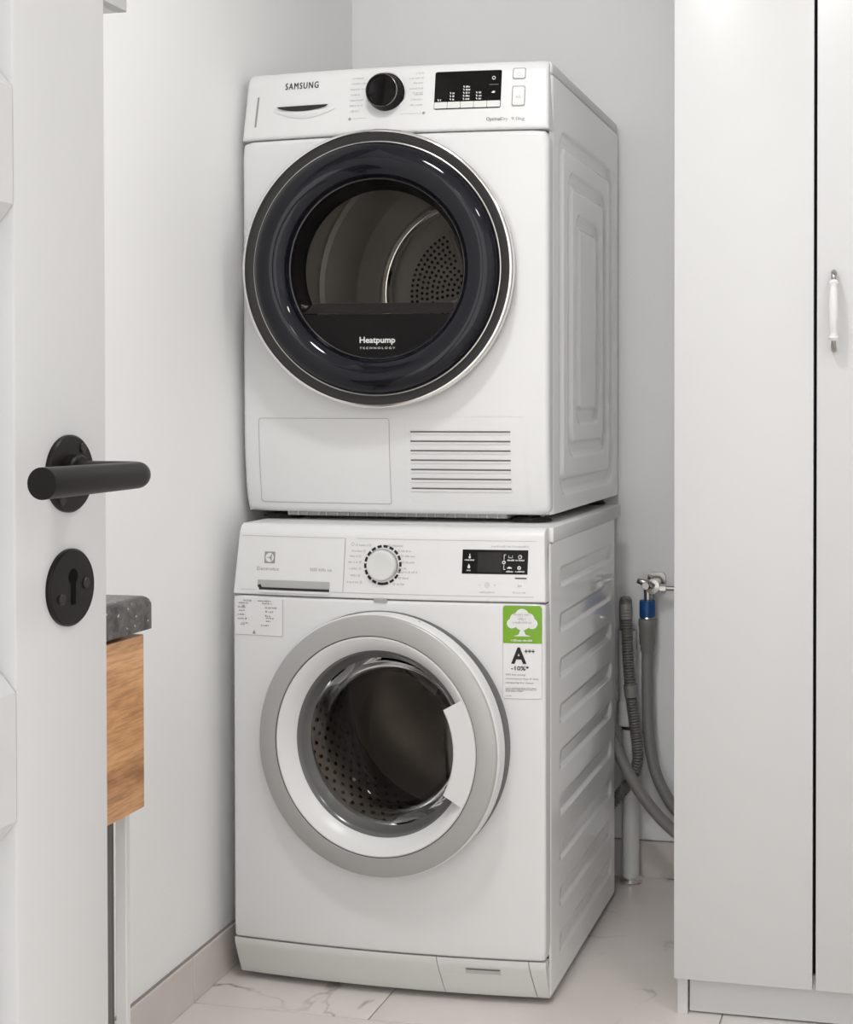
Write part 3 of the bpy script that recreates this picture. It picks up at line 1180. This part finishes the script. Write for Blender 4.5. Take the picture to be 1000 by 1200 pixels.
tank.grid(lin(0, 1, 28), lin(0, 1, 12), scoop)
tank = tank.build('tank_handle', 'plastic_white', dryer, 50)
tank['label'] = 'scooped grip of the water tank'
m_ = MB()
top, bot = [], []
for u in lin(0, 1, 24):
    x = hx0 + (hx1 - hx0) * (.06 + .84 * u)
    top.append((x, hzt + .0002))
    bot.append((x, hzt - .0105 * math.sin(PI * min(1, max(0, u))) ** .6))
m_.add([on_surf(dyf, .0052)(a, b) for a, b in top] + [on_surf(dyf, .0052)(a, b) for a, b in bot], [(i, i + 1, 24 + i + 1, 24 + i) for i in range(23)])
m_.build('grip_opening', 'bevel_black', tank, 0)
# dial
DK = (.2895 + X_, .7985)
kb = MB().lathe([(.0370, 0), (.0370, .001), (.0352, .0025), (.0342, .004), (.0325, .0225), (.0310, .0250), (.0272, .0262), (.0262, .0246), (.0250, .0240), (.0001, .0236)], 72)
kb = kb.build('programme_dial', 'glossy_black', dryer, 40, loc=(DK[0], dyf(*DK) - .0006, DK[1]))
MB().lathe([(.0313, .0249), (.0307, .0258), (.0295, .0263)], 72).build('dial_highlight_ring', 'dial_edge', kb, 40)
MB().lathe([(.0385, .0002), (.0385, .0012), (.0366, .0018)], 72).build('dial_rim', 'silver', kb, 40)
m_ = MB()
for i, z in enumerate((.8290, .8185, .8080, .7972, .7868, .7765, .7660)):
    microtext(m_, .2190 + X_ - (i % 3) * .001, .2420 + X_ + (.004, .006, .008, -.004, .002, .001, -.004)[i], z + .0012, .0034, D1, 80 + i)
for i, z in enumerate((.8345, .8245, .8155, .8050, .7970, .7935, .7840, .7735)):
    microtext(m_, .3350 + X_ + (.010, -.002, .006, -.001, .006, .009, .003, .002)[i], .3610 + X_, z, .0034, D1, 90 + i)
m_.build('programme_print', 'print_pale', dryer, 0)['kind'] = 'stuff'
m_ = MB()
put_ring(m_, .2190 + X_, .7520, 0, .0028, D1, n=12)
put_ring(m_, .3640 + X_, .7575, 0, .0028, D1, n=12)
m_.build('indicator_dots', 'print_grey', dryer, 0)['kind'] = 'stuff'
m_ = MB()
put_rect(m_, .2245 + X_, .2520 + X_, .7525, .7533, D1, 4)
put_rect(m_, .3180 + X_, .3600 + X_, .7568, .7576, D1, 4)
m_.build('guide_lines', 'print_pale', dryer, 0)['kind'] = 'stuff'
# display with button strip
m_ = MB()
put_rrect(m_, .3832 + X_, .5090 + X_, .7625, .8345, .0035, D1)
disp = m_.build('display', 'glossy_black', dryer, 0)
for k in range(5):
    a = .3840 + X_ + k * .02492
    m_ = MB()
    put_poly(m_, rr_poly(a, a + .0243, .7645, .7765, .0012), D2)
    m_.build('touch_button', 'plastic_grey_white', disp, 0)
m_ = MB()
for cx, rows in ((.3935, [.7805]), (.4165, [.7812, .7870, .7930]), (.4415, [.7812, .7870, .7928, .7988, .8045]), (.4660, [.7812, .7868, .7926])):
    for z in rows:
        put_poly(m_, [(cx + X_ - .0040, z + .0018), (cx + X_ - .0022, z + .0018), (cx + X_ - .0008, z - .0016), (cx + X_ - .0026, z - .0016)], D2)
        microtext(m_, cx + X_ + .0012, cx + X_ + (.0050 if cx < .42 else .0095 if cx < .45 else .007), z, .0036, D2, int(z * 1e4))
put_ring(m_, .4945 + X_, .8195, .0022, .0034, D2, n=14)
put_poly(m_, [(.4905 + X_, .7918), (.4950 + X_, .7950), (.4985 + X_, .7935), (.4955 + X_, .7905)], D2)
m_.build('display_icons', 'print_white', disp, 0)['kind'] = 'stuff'
m_ = MB()
put_rect(m_, .4865 + X_, .5040 + X_, .8065, .8072, D2, 2)
m_.build('display_line', 'print_grey', disp, 0)
# push buttons
for x0, x1, z0, z1 in ((.5293, .5538, .8155, .8372), (.5293, .5541, .7645, .8030)):
    m_ = MB()
    po = rr_poly(x0 + X_, x1 + X_, z0, z1, .004)
    pi_ = rr_poly(x0 + X_ + .0012, x1 + X_ - .0012, z0 + .0014, z1 - .0012, .0034)
    k = len(po)
    m_.add([D2(a, b) for a, b in po] + [D2(a, b) for a, b in pi_], [(i, (i + 1) % k, k + (i + 1) % k, k + i) for i in range(k)])
    bo = m_.build('push_button_gap', 'print_grey', dryer, 0)
    m_ = MB()
    k = len(pi_)
    m_.add([on_surf(dyf, .0006)(a, b) for a, b in pi_] + [on_surf(dyf, .0022)(a, b) for a, b in rr_poly(x0 + X_ + .0022, x1 + X_ - .0022, z0 + .0024, z1 - .0022, .003)],
           [(i, (i + 1) % k, k + (i + 1) % k, k + i) for i in range(k)] + [tuple(range(k, 2 * k))])
    m_.build('push_button', 'plastic_white', bo, 30)
    m_ = MB()
    cx, cz = (x0 + x1) / 2 + X_, (z0 + z1) / 2 - .002
    if z1 > .82:
        put_ring(m_, cx, cz + .001, .0032, .0040, on_surf(dyf, .0027), R(120), R(420), 16)
        put_rect(m_, cx - .0004, cx + .0004, cz + .001, cz + .0055, on_surf(dyf, .0027))
    else:
        put_poly(m_, [(cx - .0040, cz - .003), (cx - .0005, cz), (cx - .0040, cz + .003)], on_surf(dyf, .0027))
        put_rect(m_, cx + .0008, cx + .0018, cz - .003, cz + .003, on_surf(dyf, .0027))
        put_rect(m_, cx + .0030, cx + .0040, cz - .003, cz + .003, on_surf(dyf, .0027))
    m_.build('button_symbol', 'print_pale', bo, 0)
m_ = MB()
put_text(m_, 'Optimal', .4835 + X_, .5105 + X_, .7365, .7452, D1)
m_.build('slogan_lettering', 'print_dark', dryer, 0)
m_ = MB()
put_text(m_, 'Dry', .5112 + X_, .5235 + X_, .7365, .7446, D1)
put_text(m_, '9.0kg', .5300 + X_, .5545 + X_, .7365, .7446, D1)
m_.build('capacity_lettering', 'print_grey', dryer, 0)
# little lines above the panel seam
# lower front: filter door and vent slots
m_ = MB()
fo = rr_poly(.0290 + X_, .2980 + X_, .0330, .1938, .006)
fi = rr_poly(.0298 + X_, .2971 + X_, .0339, .1930, .0052)
k = len(fo)


def ring_fine(a, b):
    out_v, out_f = [], []
    A, B = [], []
    for i in range(len(a)):
        p, q = a[i], a[(i + 1) % len(a)]
        r, s = b[i], b[(i + 1) % len(b)]
        n = max(1, int(math.hypot(q[0] - p[0], q[1] - p[1]) / .02))
        for t in range(n):
            A.append((p[0] + (q[0] - p[0]) * t / n, p[1] + (q[1] - p[1]) * t / n))
            B.append((r[0] + (s[0] - r[0]) * t / n, r[1] + (s[1] - r[1]) * t / n))
    n = len(A)
    return [D1(*p) for p in A] + [D1(*p) for p in B], [(i, (i + 1) % n, n + (i + 1) % n, n + i) for i in range(n)]


m_.add(*ring_fine(fo, fi))
fd = m_.build('filter_door', 'print_grey', dryer, 0)
fd['label'] = 'square filter door outlined by a thin seam'
m_ = MB()
vo = rr_poly(.3374 + X_ - .004, .5560 + X_, .0330, .1975, .009)
vi = rr_poly(.3374 + X_ - .0034, .5554 + X_, .0336, .1969, .0085)
m_.add(*ring_fine(vo, vi))
vent = m_.build('vent_panel', 'print_white', dryer, 0)
for k in range(7):
    z = .1690 - k * .01755
    m_ = MB()
    us = lin(.3389 + X_, .5283 + X_, 14)
    m_.grid(us, [0, 1, 2], lambda x, j: (x, dyf(x, z) - (.0004, .0014, .0004)[j], z + (-.0018, -.0030, -.0060)[j]))
    m_.build('vent_louvre', 'plastic_white', vent, 20)
    m_ = MB()
    put_rect(m_, us[0], us[-1], z - .0014, z + .0014, D2, 12)
    m_.build('vent_slot', 'slot_dark', vent, 0)
# base tray and feet
MB().box(.078, DW - .088, .030, DD - .03, .0070, .0158, .001, 1).build('base_tray', 'base_grey', dryer, 20)
MB().box(DW - .086, DW - .034, .12, DD - .03, .0070, .0158, .001, 1).build('base_rail', 'base_grey', dryer, 20)
rnd = random.Random(9)
for k in range(22):
    x = .082 + k * .0198 + rnd.uniform(-.003, .003)
    MB().box(x, x + .0018, .026, .031, .0072, .0150).build('tray_fin', 'plastic_grey_white', dryer, 0)
for k in range(30):
    y = .07 + k * .0155
    MB().box(DW - .034, DW - .027, y, y + .005, .0075, .0145).build('tray_fin', 'plastic_grey_white', dryer, 0)
for fx, fy in ((.052, .070), (.553, .070), (.052, .55), (.553, .55)):
    m_ = MB().lathe([(.0001, 0), (.038, 0), (.040, .002), (.032, .0085), (.012, .009), (.012, .016)], 28)
    m_.v = [(x + fx, z + fy, -y) for x, y, z in m_.v]
    m_.build('foot', 'rubber_dark', dryer, 40)

# dryer door, standing slightly ajar (hinged at the right)
DDC = (.2975, -.066, .467)
d_ = MB().lathe([(.236, -.034), (.2500, -.034), (.2535, -.030), (.2545, -.004), (.2535, .0005), (.2510, .0028), (.2485, .0030), (.2475, .0020)], 144)
ddoor = d_.build('door', 'chrome', dryer, 40, loc=DDC, rotz=R(4.9))
ddoor['label'] = 'round glossy black door with a chrome rim, slightly ajar'
MB().lathe([(.2478, .0018), (.2460, .0020), (.2330, -.0010), (.2318, -.0012)], 144).build('black_bevel', 'bevel_black', ddoor, 40)
MB().lathe([(.2322, -.0014), (.2318, .0008), (.2304, .0012), (.2296, -.0010)], 144).build('inner_chrome_line', 'satin_metal', ddoor, 60)
dome = [(.2300, -.0010)]
for i in range(1, 17):
    t = PI * i / 16
    dome.append((.1975 + .0325 * math.cos(t), -.001 + .0275 * math.sin(t) * (1 - .12 * (1 - math.cos(t)) / 2)))
dome += [(.1640, -.006), (.1630, -.014)]
MB().lathe(dome, 144).build('glossy_ring', 'navy_gloss', ddoor, 60)
MB().lathe([(.1652, -.0020), (.1640, -.0014), (.1630, -.0030)], 144).build('window_line', 'satin_metal', ddoor, 60)
# recess wall round the window
MB().lathe([(.1632, -.010), (.1600, -.018), (.1520, -.046), (.1500, -.050)], 144).build('window_recess', 'glossy_black', ddoor, 60)
CH = -.078                        # chord that cuts the window


def segment(r, z0, above):
    pts = []
    a0 = math.asin(z0 / r)
    if above:
        ang = lin(a0, PI - a0, 80)
    else:
        ang = lin(PI - a0, 2 * PI + a0, 60)
    return [(r * math.cos(a), r * math.sin(a)) for a in ang]


poly = segment(.1525, CH + .018, True)
MB().prism(poly, lambda a, b, h: (a, h, b), .0455, .0495).build('window_pane', 'dryer_glass', ddoor, 0)
poly = segment(.1632, CH - .004, False)
MB().prism(poly, lambda a, b, h: (a, h, b), .0075, .014).build('lower_cover', 'glossy_black', ddoor, 0)
xs_ = math.sqrt(.1632 ** 2 - CH ** 2)
m_ = MB().add([(-xs_, .009, CH - .003), (xs_, .009, CH - .003), (xs_ * .98, .012, CH - .0015), (-xs_ * .98, .012, CH - .0015), (-.134, .0455, CH + .0185), (.134, .0455, CH + .0185), (.134, .05, CH + .0185), (-.134, .05, CH + .0185)],
              [(0, 1, 2, 3), (3, 2, 5, 4), (4, 5, 6, 7)])
m_.build('window_ledge', 'bevel_black', ddoor, 20)
m_ = MB()
fl = lambda x, z: (x, .0070, z)
put_text(m_, 'Heatpump', -.0335, .0335, -.1385, -.1240, fl, bold=.022)
put_text(m_, 'TECHNOLOGY', -.0335, .0335, -.1462, -.1425, fl, spacing=1.5, bold=.01)
m_.build('door_lettering', 'print_white', ddoor, 0)
# interior
MB().lathe([(.215, -.02), (.205, -.03), (.200, -.06), (.215, -.07), (.285, -.075)], 96).build('door_seal', 'rubber_grey', dryer, 50, loc=(DHC[0], 0, DHC[1]))
drum = MB().lathe([(.280, -.078), (.284, -.082), (.284, -.165), (.276, -.171), (.276, -.177), (.284, -.183), (.284, -.33), (.275, -.337), (.275, -.345), (.284, -.352), (.284, -.510), (.276, -.520), (.222, -.522), (.212, -.512), (.200, -.512), (.192, -.522), (.158, -.524), (.152, -.520), (.0002, -.520)], 96).build('drum', 'dryer_steel', dryer, 40, loc=(DHC[0], 0, DHC[1]))
m_ = MB()
for j in range(11):
    r = .024 + j * .0120
    nk = int(2 * PI * r / .0122)
    for k in range(nk):
        a = 2 * PI * k / nk + j * .3
        if abs(((a - R(20)) + PI / 4) % (PI / 2) - PI / 4) * r < .011:
            continue
        c = (r * math.cos(a), r * math.sin(a))
        m_.add([(c[0] + .0036 * math.cos(q), .5190, c[1] + .0036 * math.sin(q)) for q in lin(0, 2 * PI, 9)[:-1]], [tuple(range(8))])
MB().lathe([(.214, -.512), (.210, -.500), (.202, -.497), (.194, -.500), (.190, -.512)], 96).build('drum_ring', 'chrome', drum, 60)
ho = m_.build('vent_holes', 'hole_black', drum, 0, recalc=False)
ho['kind'] = 'stuff'
for q in range(4):
    m_ = MB()
    a = R(20) + q * PI / 2
    m_.tube([(.018 * math.cos(a), .5165, .018 * math.sin(a)), (.150 * math.cos(a), .5165, .150 * math.sin(a))], .0055, 10)
    m_.build('back_spoke', 'satin_metal', drum, 50)
for k in range(3):
    a = 2 * PI * k / 3 + R(112)
    ca, sa = math.cos(a), math.sin(a)
    m_ = MB()
    m_.prism([(-.045, .2835), (-.025, .255), (-.008, .236), (.008, .236), (.025, .255), (.045, .2835)], lambda p, q, h: (q * ca - p * sa, h, q * sa + p * ca), .10, .49)
    m_.build('drum_paddle', 'drum_dark', drum, 50)

# ================================================================== WARDROBE
WX, WY = 0.819, 0.025
ward = thing('wardrobe', 'tall white wardrobe to the right of the machines', 'wardrobe', (WX, WY, 0))
WW, WH, WDp = .735, 2.36, .60
MB().box(.003, .021, .020, WDp, .0, WH, .0006, 1).build('side_panel', 'laminate', ward, 20)
MB().box(WW - .021, WW - .003, .020, WDp, .0, WH, .0006, 1).build('side_panel', 'laminate', ward, 20)
MB().box(.021, WW - .021, .022, WDp, .0685, .0865).build('bottom_panel', 'laminate', ward, 0)
MB().box(.021, WW - .021, .022, WDp, WH - .018, WH).build('top_panel', 'laminate', ward, 0)
MB().box(.021, WW - .021, WDp - .006, WDp, .0865, WH - .018).build('back_panel', 'shadow_gap', ward, 0)
MB().box(.232, .250, .030, WDp - .006, .0865, WH - .018).build('divider', 'shadow_gap', ward, 0)
MB().box(.0235, WW - .0235, .030, .046, .003, .0685).build('plinth', 'laminate', ward, 0)
MB().box(.0, .2392, .0, .018, .0695, WH, .0012, 2).build('door', 'laminate', ward, 30)
d2 = MB().box(.2448, WW, .0, .018, .0695, WH, .0012, 2).build('door', 'laminate', ward, 30)
# porcelain handle
hx = 1.0928 - WX
z0, z1 = 1.157, 1.2965
hpts, hr_ = [], []
for i in range(21):
    t = i / 20
    z = z0 + .020 + (z1 - z0 - .040) * t
    hpts.append((hx, -.024 - .007 * math.sin(PI * t), z))
    hr_.append(.0050 + .0028 * math.sin(PI * t) + (.0035 if i in (1, 19) else .0018 if i in (0, 20) else 0))
hd = MB().tube(hpts, hr_, 20).build('handle', 'porcelain', d2, 50)
hd['label'] = 'white porcelain bow handle with chrome ends'
for zz, s in ((z0, 1), (z1, -1)):
    m_ = MB().tube([(hx, .0, zz + s * .005), (hx, -.012, zz + s * .005), (hx, -.019, zz + s * .0075), (hx, -.0235, zz + s * .013), (hx, -.0245, zz + s * .022)], [.0050, .0048, .0046, .0042, .0040], 16)
    m_.build('handle_post', 'valve_chrome', d2, 50)

# ================================================================== WASHSTAND by the left wall
OXF = 0.200                     # oak front plane
ws = thing('washstand', 'oak fronted washstand with grey stone top behind the open door', 'washstand', (left_x(-1), -1.45, 0))
ox, oy = left_x(-1), -1.45
yfar = -.648


def L_(x, y, z=0):
    return (x - ox, y - oy, z)


def wbox(x0, x1, y0, y1, z0, z1, bev=0.0, seg=2):
    return MB().box(x0 - ox, x1 - ox, y0 - oy, y1 - oy, z0, z1, bev, seg)


def wallside(m):
    # the back edge follows the wall
    m.v = [(left_x(y + oy) - ox + .002 if x + ox < .02 else x, y, z) for x, y, z in m.v]
    return m


wbox(.178, OXF, -1.40, yfar, .521, .757, .0015).build('drawer_front', 'oak', ws, 30)
wallside(wbox(.0, .178, -1.395, yfar - .006, .530, .745, .001, 1)).build('carcass', 'laminate', ws, 30)
top = wbox(.004, OXF + .006, -1.42, yfar + .006, .7640, .8100, .0)
b_ = bmesh.new()
bmesh.ops.create_cube(b_, size=1)
for p in b_.verts:
    p.co = ((OXF + .012) / 2 + p.co.x * (OXF + .004) - ox, (-1.42 + yfar + .006) / 2 + p.co.y * (yfar + .006 + 1.42) - oy, .787 + p.co.z * .046)
bmesh.ops.bevel(b_, geom=[e for e in b_.edges if all(v.co.z > .8 for v in e.verts)], offset=.013, segments=5, profile=.5, affect='EDGES')
b_.verts.index_update()
tp = MB()
tp.add([p.co[:] for p in b_.verts], [[q.index for q in f.verts] for f in b_.faces])
b_.free()
wallside(tp).build('stone_top', 'granite', ws, 40)
wbox(.022, .176, -1.39, yfar - .014, .745, .764).build('spacer', 'shadow_gap', ws, 0)
# slim white frame legs with a grey panel between them
for yy in (-1.37, -.6465):
    wbox(.1545, .1705, yy, yy + .0105, 0, .530, .001, 1).build('leg', 'plastic_white', ws, 30)
wbox(.05, .148, -.6445, -.640, .0, .530).build('end_panel', 'strip_grey', ws, 0)
wallside(wbox(.0, .02, -1.30, -.66, .40, .530)).build('wall_bracket', 'plastic_white', ws, 0)

# wall cabinet high above the washstand
wc = thing('wall_cabinet', 'grey wall cabinet high behind the open door, only its lower corner showing', 'cabinet', (left_x(-1), -1.2, 1.634))
cx0 = left_x(-1)
MB().box(.004, .096 - cx0, .0, 1.2 - .536, 0, .62, .001, 1).build('body', 'laminate', wc, 30)
MB().box(.0965 - cx0, .112 - cx0, .0, .32, 0, .62, .001, 1).build('door', 'cabinet_grey', wc, 30)
MB().box(.0965 - cx0, .112 - cx0, .323, 1.2 - .536, 0, .62, .001, 1).build('door', 'cabinet_grey', wc, 30)

# ================================================================== PIPES AND HOSES in the corner
PXc, PYc = .6105, .697
sp = thing('standpipe', 'white plastic waste pipe standing on the floor beside the washing machine', 'pipe', (PXc, PYc, 0))


def vlathe(prof, n=40, dx=0, dy=0):
    m = MB().lathe([(r, z) for r, z in prof], n)
    m.v = [(x + dx, z + dy, -y) for x, y, z in m.v]
    return m


vlathe([(.0193, .0), (.0193, .36), (.0001, .36)]).build('lower_pipe', 'pvc_white', sp, 40)
vlathe([(.0195, .006), (.0260, .004), (.0262, .010), (.0215, .013), (.0195, .014)]).build('floor_flange', 'chrome', sp, 40)
vlathe([(.0190, .352), (.0232, .354), (.0240, .358), (.0240, .366), (.0230, .369), (.0230, .388), (.0238, .391), (.0238, .400), (.0205, .408), (.0180, .412)], dx=-.007).build('socket', 'pvc_white', sp, 40)
vlathe([(.0190, .400), (.0195, .470), (.0215, .500), (.0215, .566), (.0205, .566), (.0205, .50), (.0001, .49)], dx=-.008).build('upper_pipe', 'pvc_white', sp, 40)
vlathe([(.0198, .345), (.0206, .347), (.0206, .350), (.0198, .352)]).build('seal_ring', 'rubber_dark', sp, 40)


def ribbed(pts, r0, r1, pitch):
    P = catmull(pts, 14)
    # resample evenly
    L = [0]
    for a, b in zip(P, P[1:]):
        L.append(L[-1] + (b - a).length)
    out, rad = [], []
    s, i = 0.0, 0
    step = pitch / 4
    n = int(L[-1] / step)
    for k in range(n + 1):
        s = k * step
        while i < len(L) - 2 and L[i + 1] < s:
            i += 1
        t = (s - L[i]) / max(1e-9, L[i + 1] - L[i])
        out.append(P[i].lerp(P[i + 1], min(1, t)))
        rad.append((r0, (r0 + r1) / 2, r1, (r0 + r1) / 2)[k % 4])
    return out, rad


# ribbed drain hose: hooked into the pipe top, down in a loop and behind the washer
dh = thing('drain_hose', 'dark grey ribbed drain hose hooked into the waste pipe', 'hose', (.60, .68, .20))
pts = [(.5995, .697, .545), (.5998, .696, .590), (.6000, .688, .617), (.6030, .676, .630), (.6065, .664, .617), (.6090, .659, .575), (.6130, .656, .50), (.6200, .655, .42), (.6280, .655, .36), (.6340, .655, .310), (.6330, .654, .275), (.6200, .653, .243), (.6000, .652, .215), (.5800, .650, .190), (.5500, .645, .165), (.5100, .64, .15)]
op, rd = ribbed([(x - .60, y - .68, z - .20) for x, y, z in pts], .0112, .0134, .0062)
MB().tube(op, rd, 14).build('ribbed_tube', 'hose_dark', dh, 60)
m_ = MB().tube([(x - .60, y - .68, z - .20) for x, y, z in [(.5996, .697, .566), (.5998, .696, .590), (.6000, .688, .6175), (.6030, .676, .631), (.6060, .665, .6195), (.6078, .6615, .595)]], [.0136, .0146, .0148, .0146, .0144, .0140], 16)
m_.build('hook_sleeve', 'hose_grey', dh, 60)
m_ = MB().tube([(x - .60, y - .68, z - .20) for x, y, z in [(.6170, .655, .452), (.6200, .655, .425)]], [.0152, .0148], 16)
m_.build('hose_clip', 'hose_grey', dh, 40)

# water tap on the wall
VX, VZ = .655, .660
tap = thing('water_tap', 'chrome angle valve on the back wall above the blue collar', 'tap', (VX, BACK_Y, VZ))


def ylathe(prof, n=32, dx=0, dz=0):
    m = MB().lathe(prof, n)
    m.v = [(x + dx, y, z + dz) for x, y, z in m.v]
    return m


m_ = MB().prism(rr_poly(-.010, .022, -.006, .026, .008), lambda a, b, h: (a, h, b), -.010, -.002)
m_.build('wall_plate', 'valve_chrome', tap, 30)
ylathe([(.011, .0), (.011, .030), (.013, .032), (.013, .046), (.0001, .048)], dx=.004, dz=.004).build('body', 'valve_chrome', tap, 40)
MB().tube([(-.006, -.040, .018), (-.006, -.040, .002), (-.006, -.040, -.012), (-.006, -.040, -.034)], [.0090, .0105, .0100, .0085], 20).build('outlet', 'satin_metal', tap, 50)
MB().tube([(-.006, -.034, .006), (-.006, -.052, .006), (-.006, -.058, .006)], [.0075, .0085, .0065], 8).build('spindle', 'valve_chrome', tap, 25)
m_ = MB()
for k in range(6):
    pass
MB().tube([(-.022, -.048, .014), (-.006, -.050, .010), (.008, -.046, .004)], [.0045, .0070, .0045], 12).build('knob', 'valve_chrome', tap, 50)
MB().tube([(.010, -.036, .000), (.022, -.036, .000)], .0075, 6).build('nut', 'valve_chrome', tap, 20)
MB().tube([(.020, -.036, .000), (.034, -.036, .000)], [.0095, .0095], 6).build('nut', 'satin_metal', tap, 20)
MB().tube([(.030, -.036, .000), (.40, -.036, .000)], .0055, 16).build('supply_pipe', 'valve_chrome', tap, 50)

for ch in tap.children:
    if not ch.name.startswith(('supply_pipe', 'nut', 'outlet')):
        ch.scale = (1.25, 1.12, 1.25)

# inlet hose with blue collar and grey connector
hx_, hy_ = VX - .0075, BACK_Y - .042
ih = thing('inlet_hose', 'grey water inlet hose with a blue collar below the tap', 'hose', (hx_, hy_, .50))
m_ = vlathe([(.0001, .133), (.0168, .133), (.0178, .130), (.0178, .098), (.0168, .096), (.0001, .096)], 20)
m_.build('collar', 'collar_blue', ih, 25)
vlathe([(.0165, .096), (.0176, .094), (.0165, .091)], 24).build('brass_ring', 'satin_metal', ih, 40)
vlathe([(.0001, .0915), (.0192, .0915), (.0200, .089), (.0200, .076), (.0190, .074), (.0178, .036), (.0155, .032), (.0155, .022), (.0140, .018), (.0001, .018)], 36).build('connector', 'hose_grey', ih, 35)
q = [(hx_, hy_, .525), (hx_, hy_, .44), (.6500, hy_ - .004, .36), (.6560, hy_ - .006, .30), (.6700, hy_ - .008, .245), (.6900, hy_ - .01, .205), (.7150, hy_ - .012, .170), (.76, hy_ - .012, .135), (.82, hy_ - .012, .115)]
MB().tube([(p.x - hx_, p.y - hy_, p.z - .5) for p in catmull(q, 8)], .0130, 18).build('tube', 'hose_grey', ih, 60)

# second grey hose coming from behind the washer and passing behind the wardrobe
gh = thing('supply_hose', 'smooth grey hose crossing from behind the washing machine to the wardrobe', 'hose', (.62, .64, .25))
q = [(.50, .622, .450), (.540, .622, .405), (.577, .622, .350), (.5960, .622, .312), (.6130, .622, .278), (.6350, .622, .240), (.6600, .622, .205), (.6850, .624, .175), (.7080, .627, .152), (.74, .632, .128), (.80, .645, .105)]
MB().tube([(p.x - .62, p.y - .64, p.z - .25) for p in catmull(q, 8)], .0128, 18).build('tube', 'hose_grey', gh, 60)
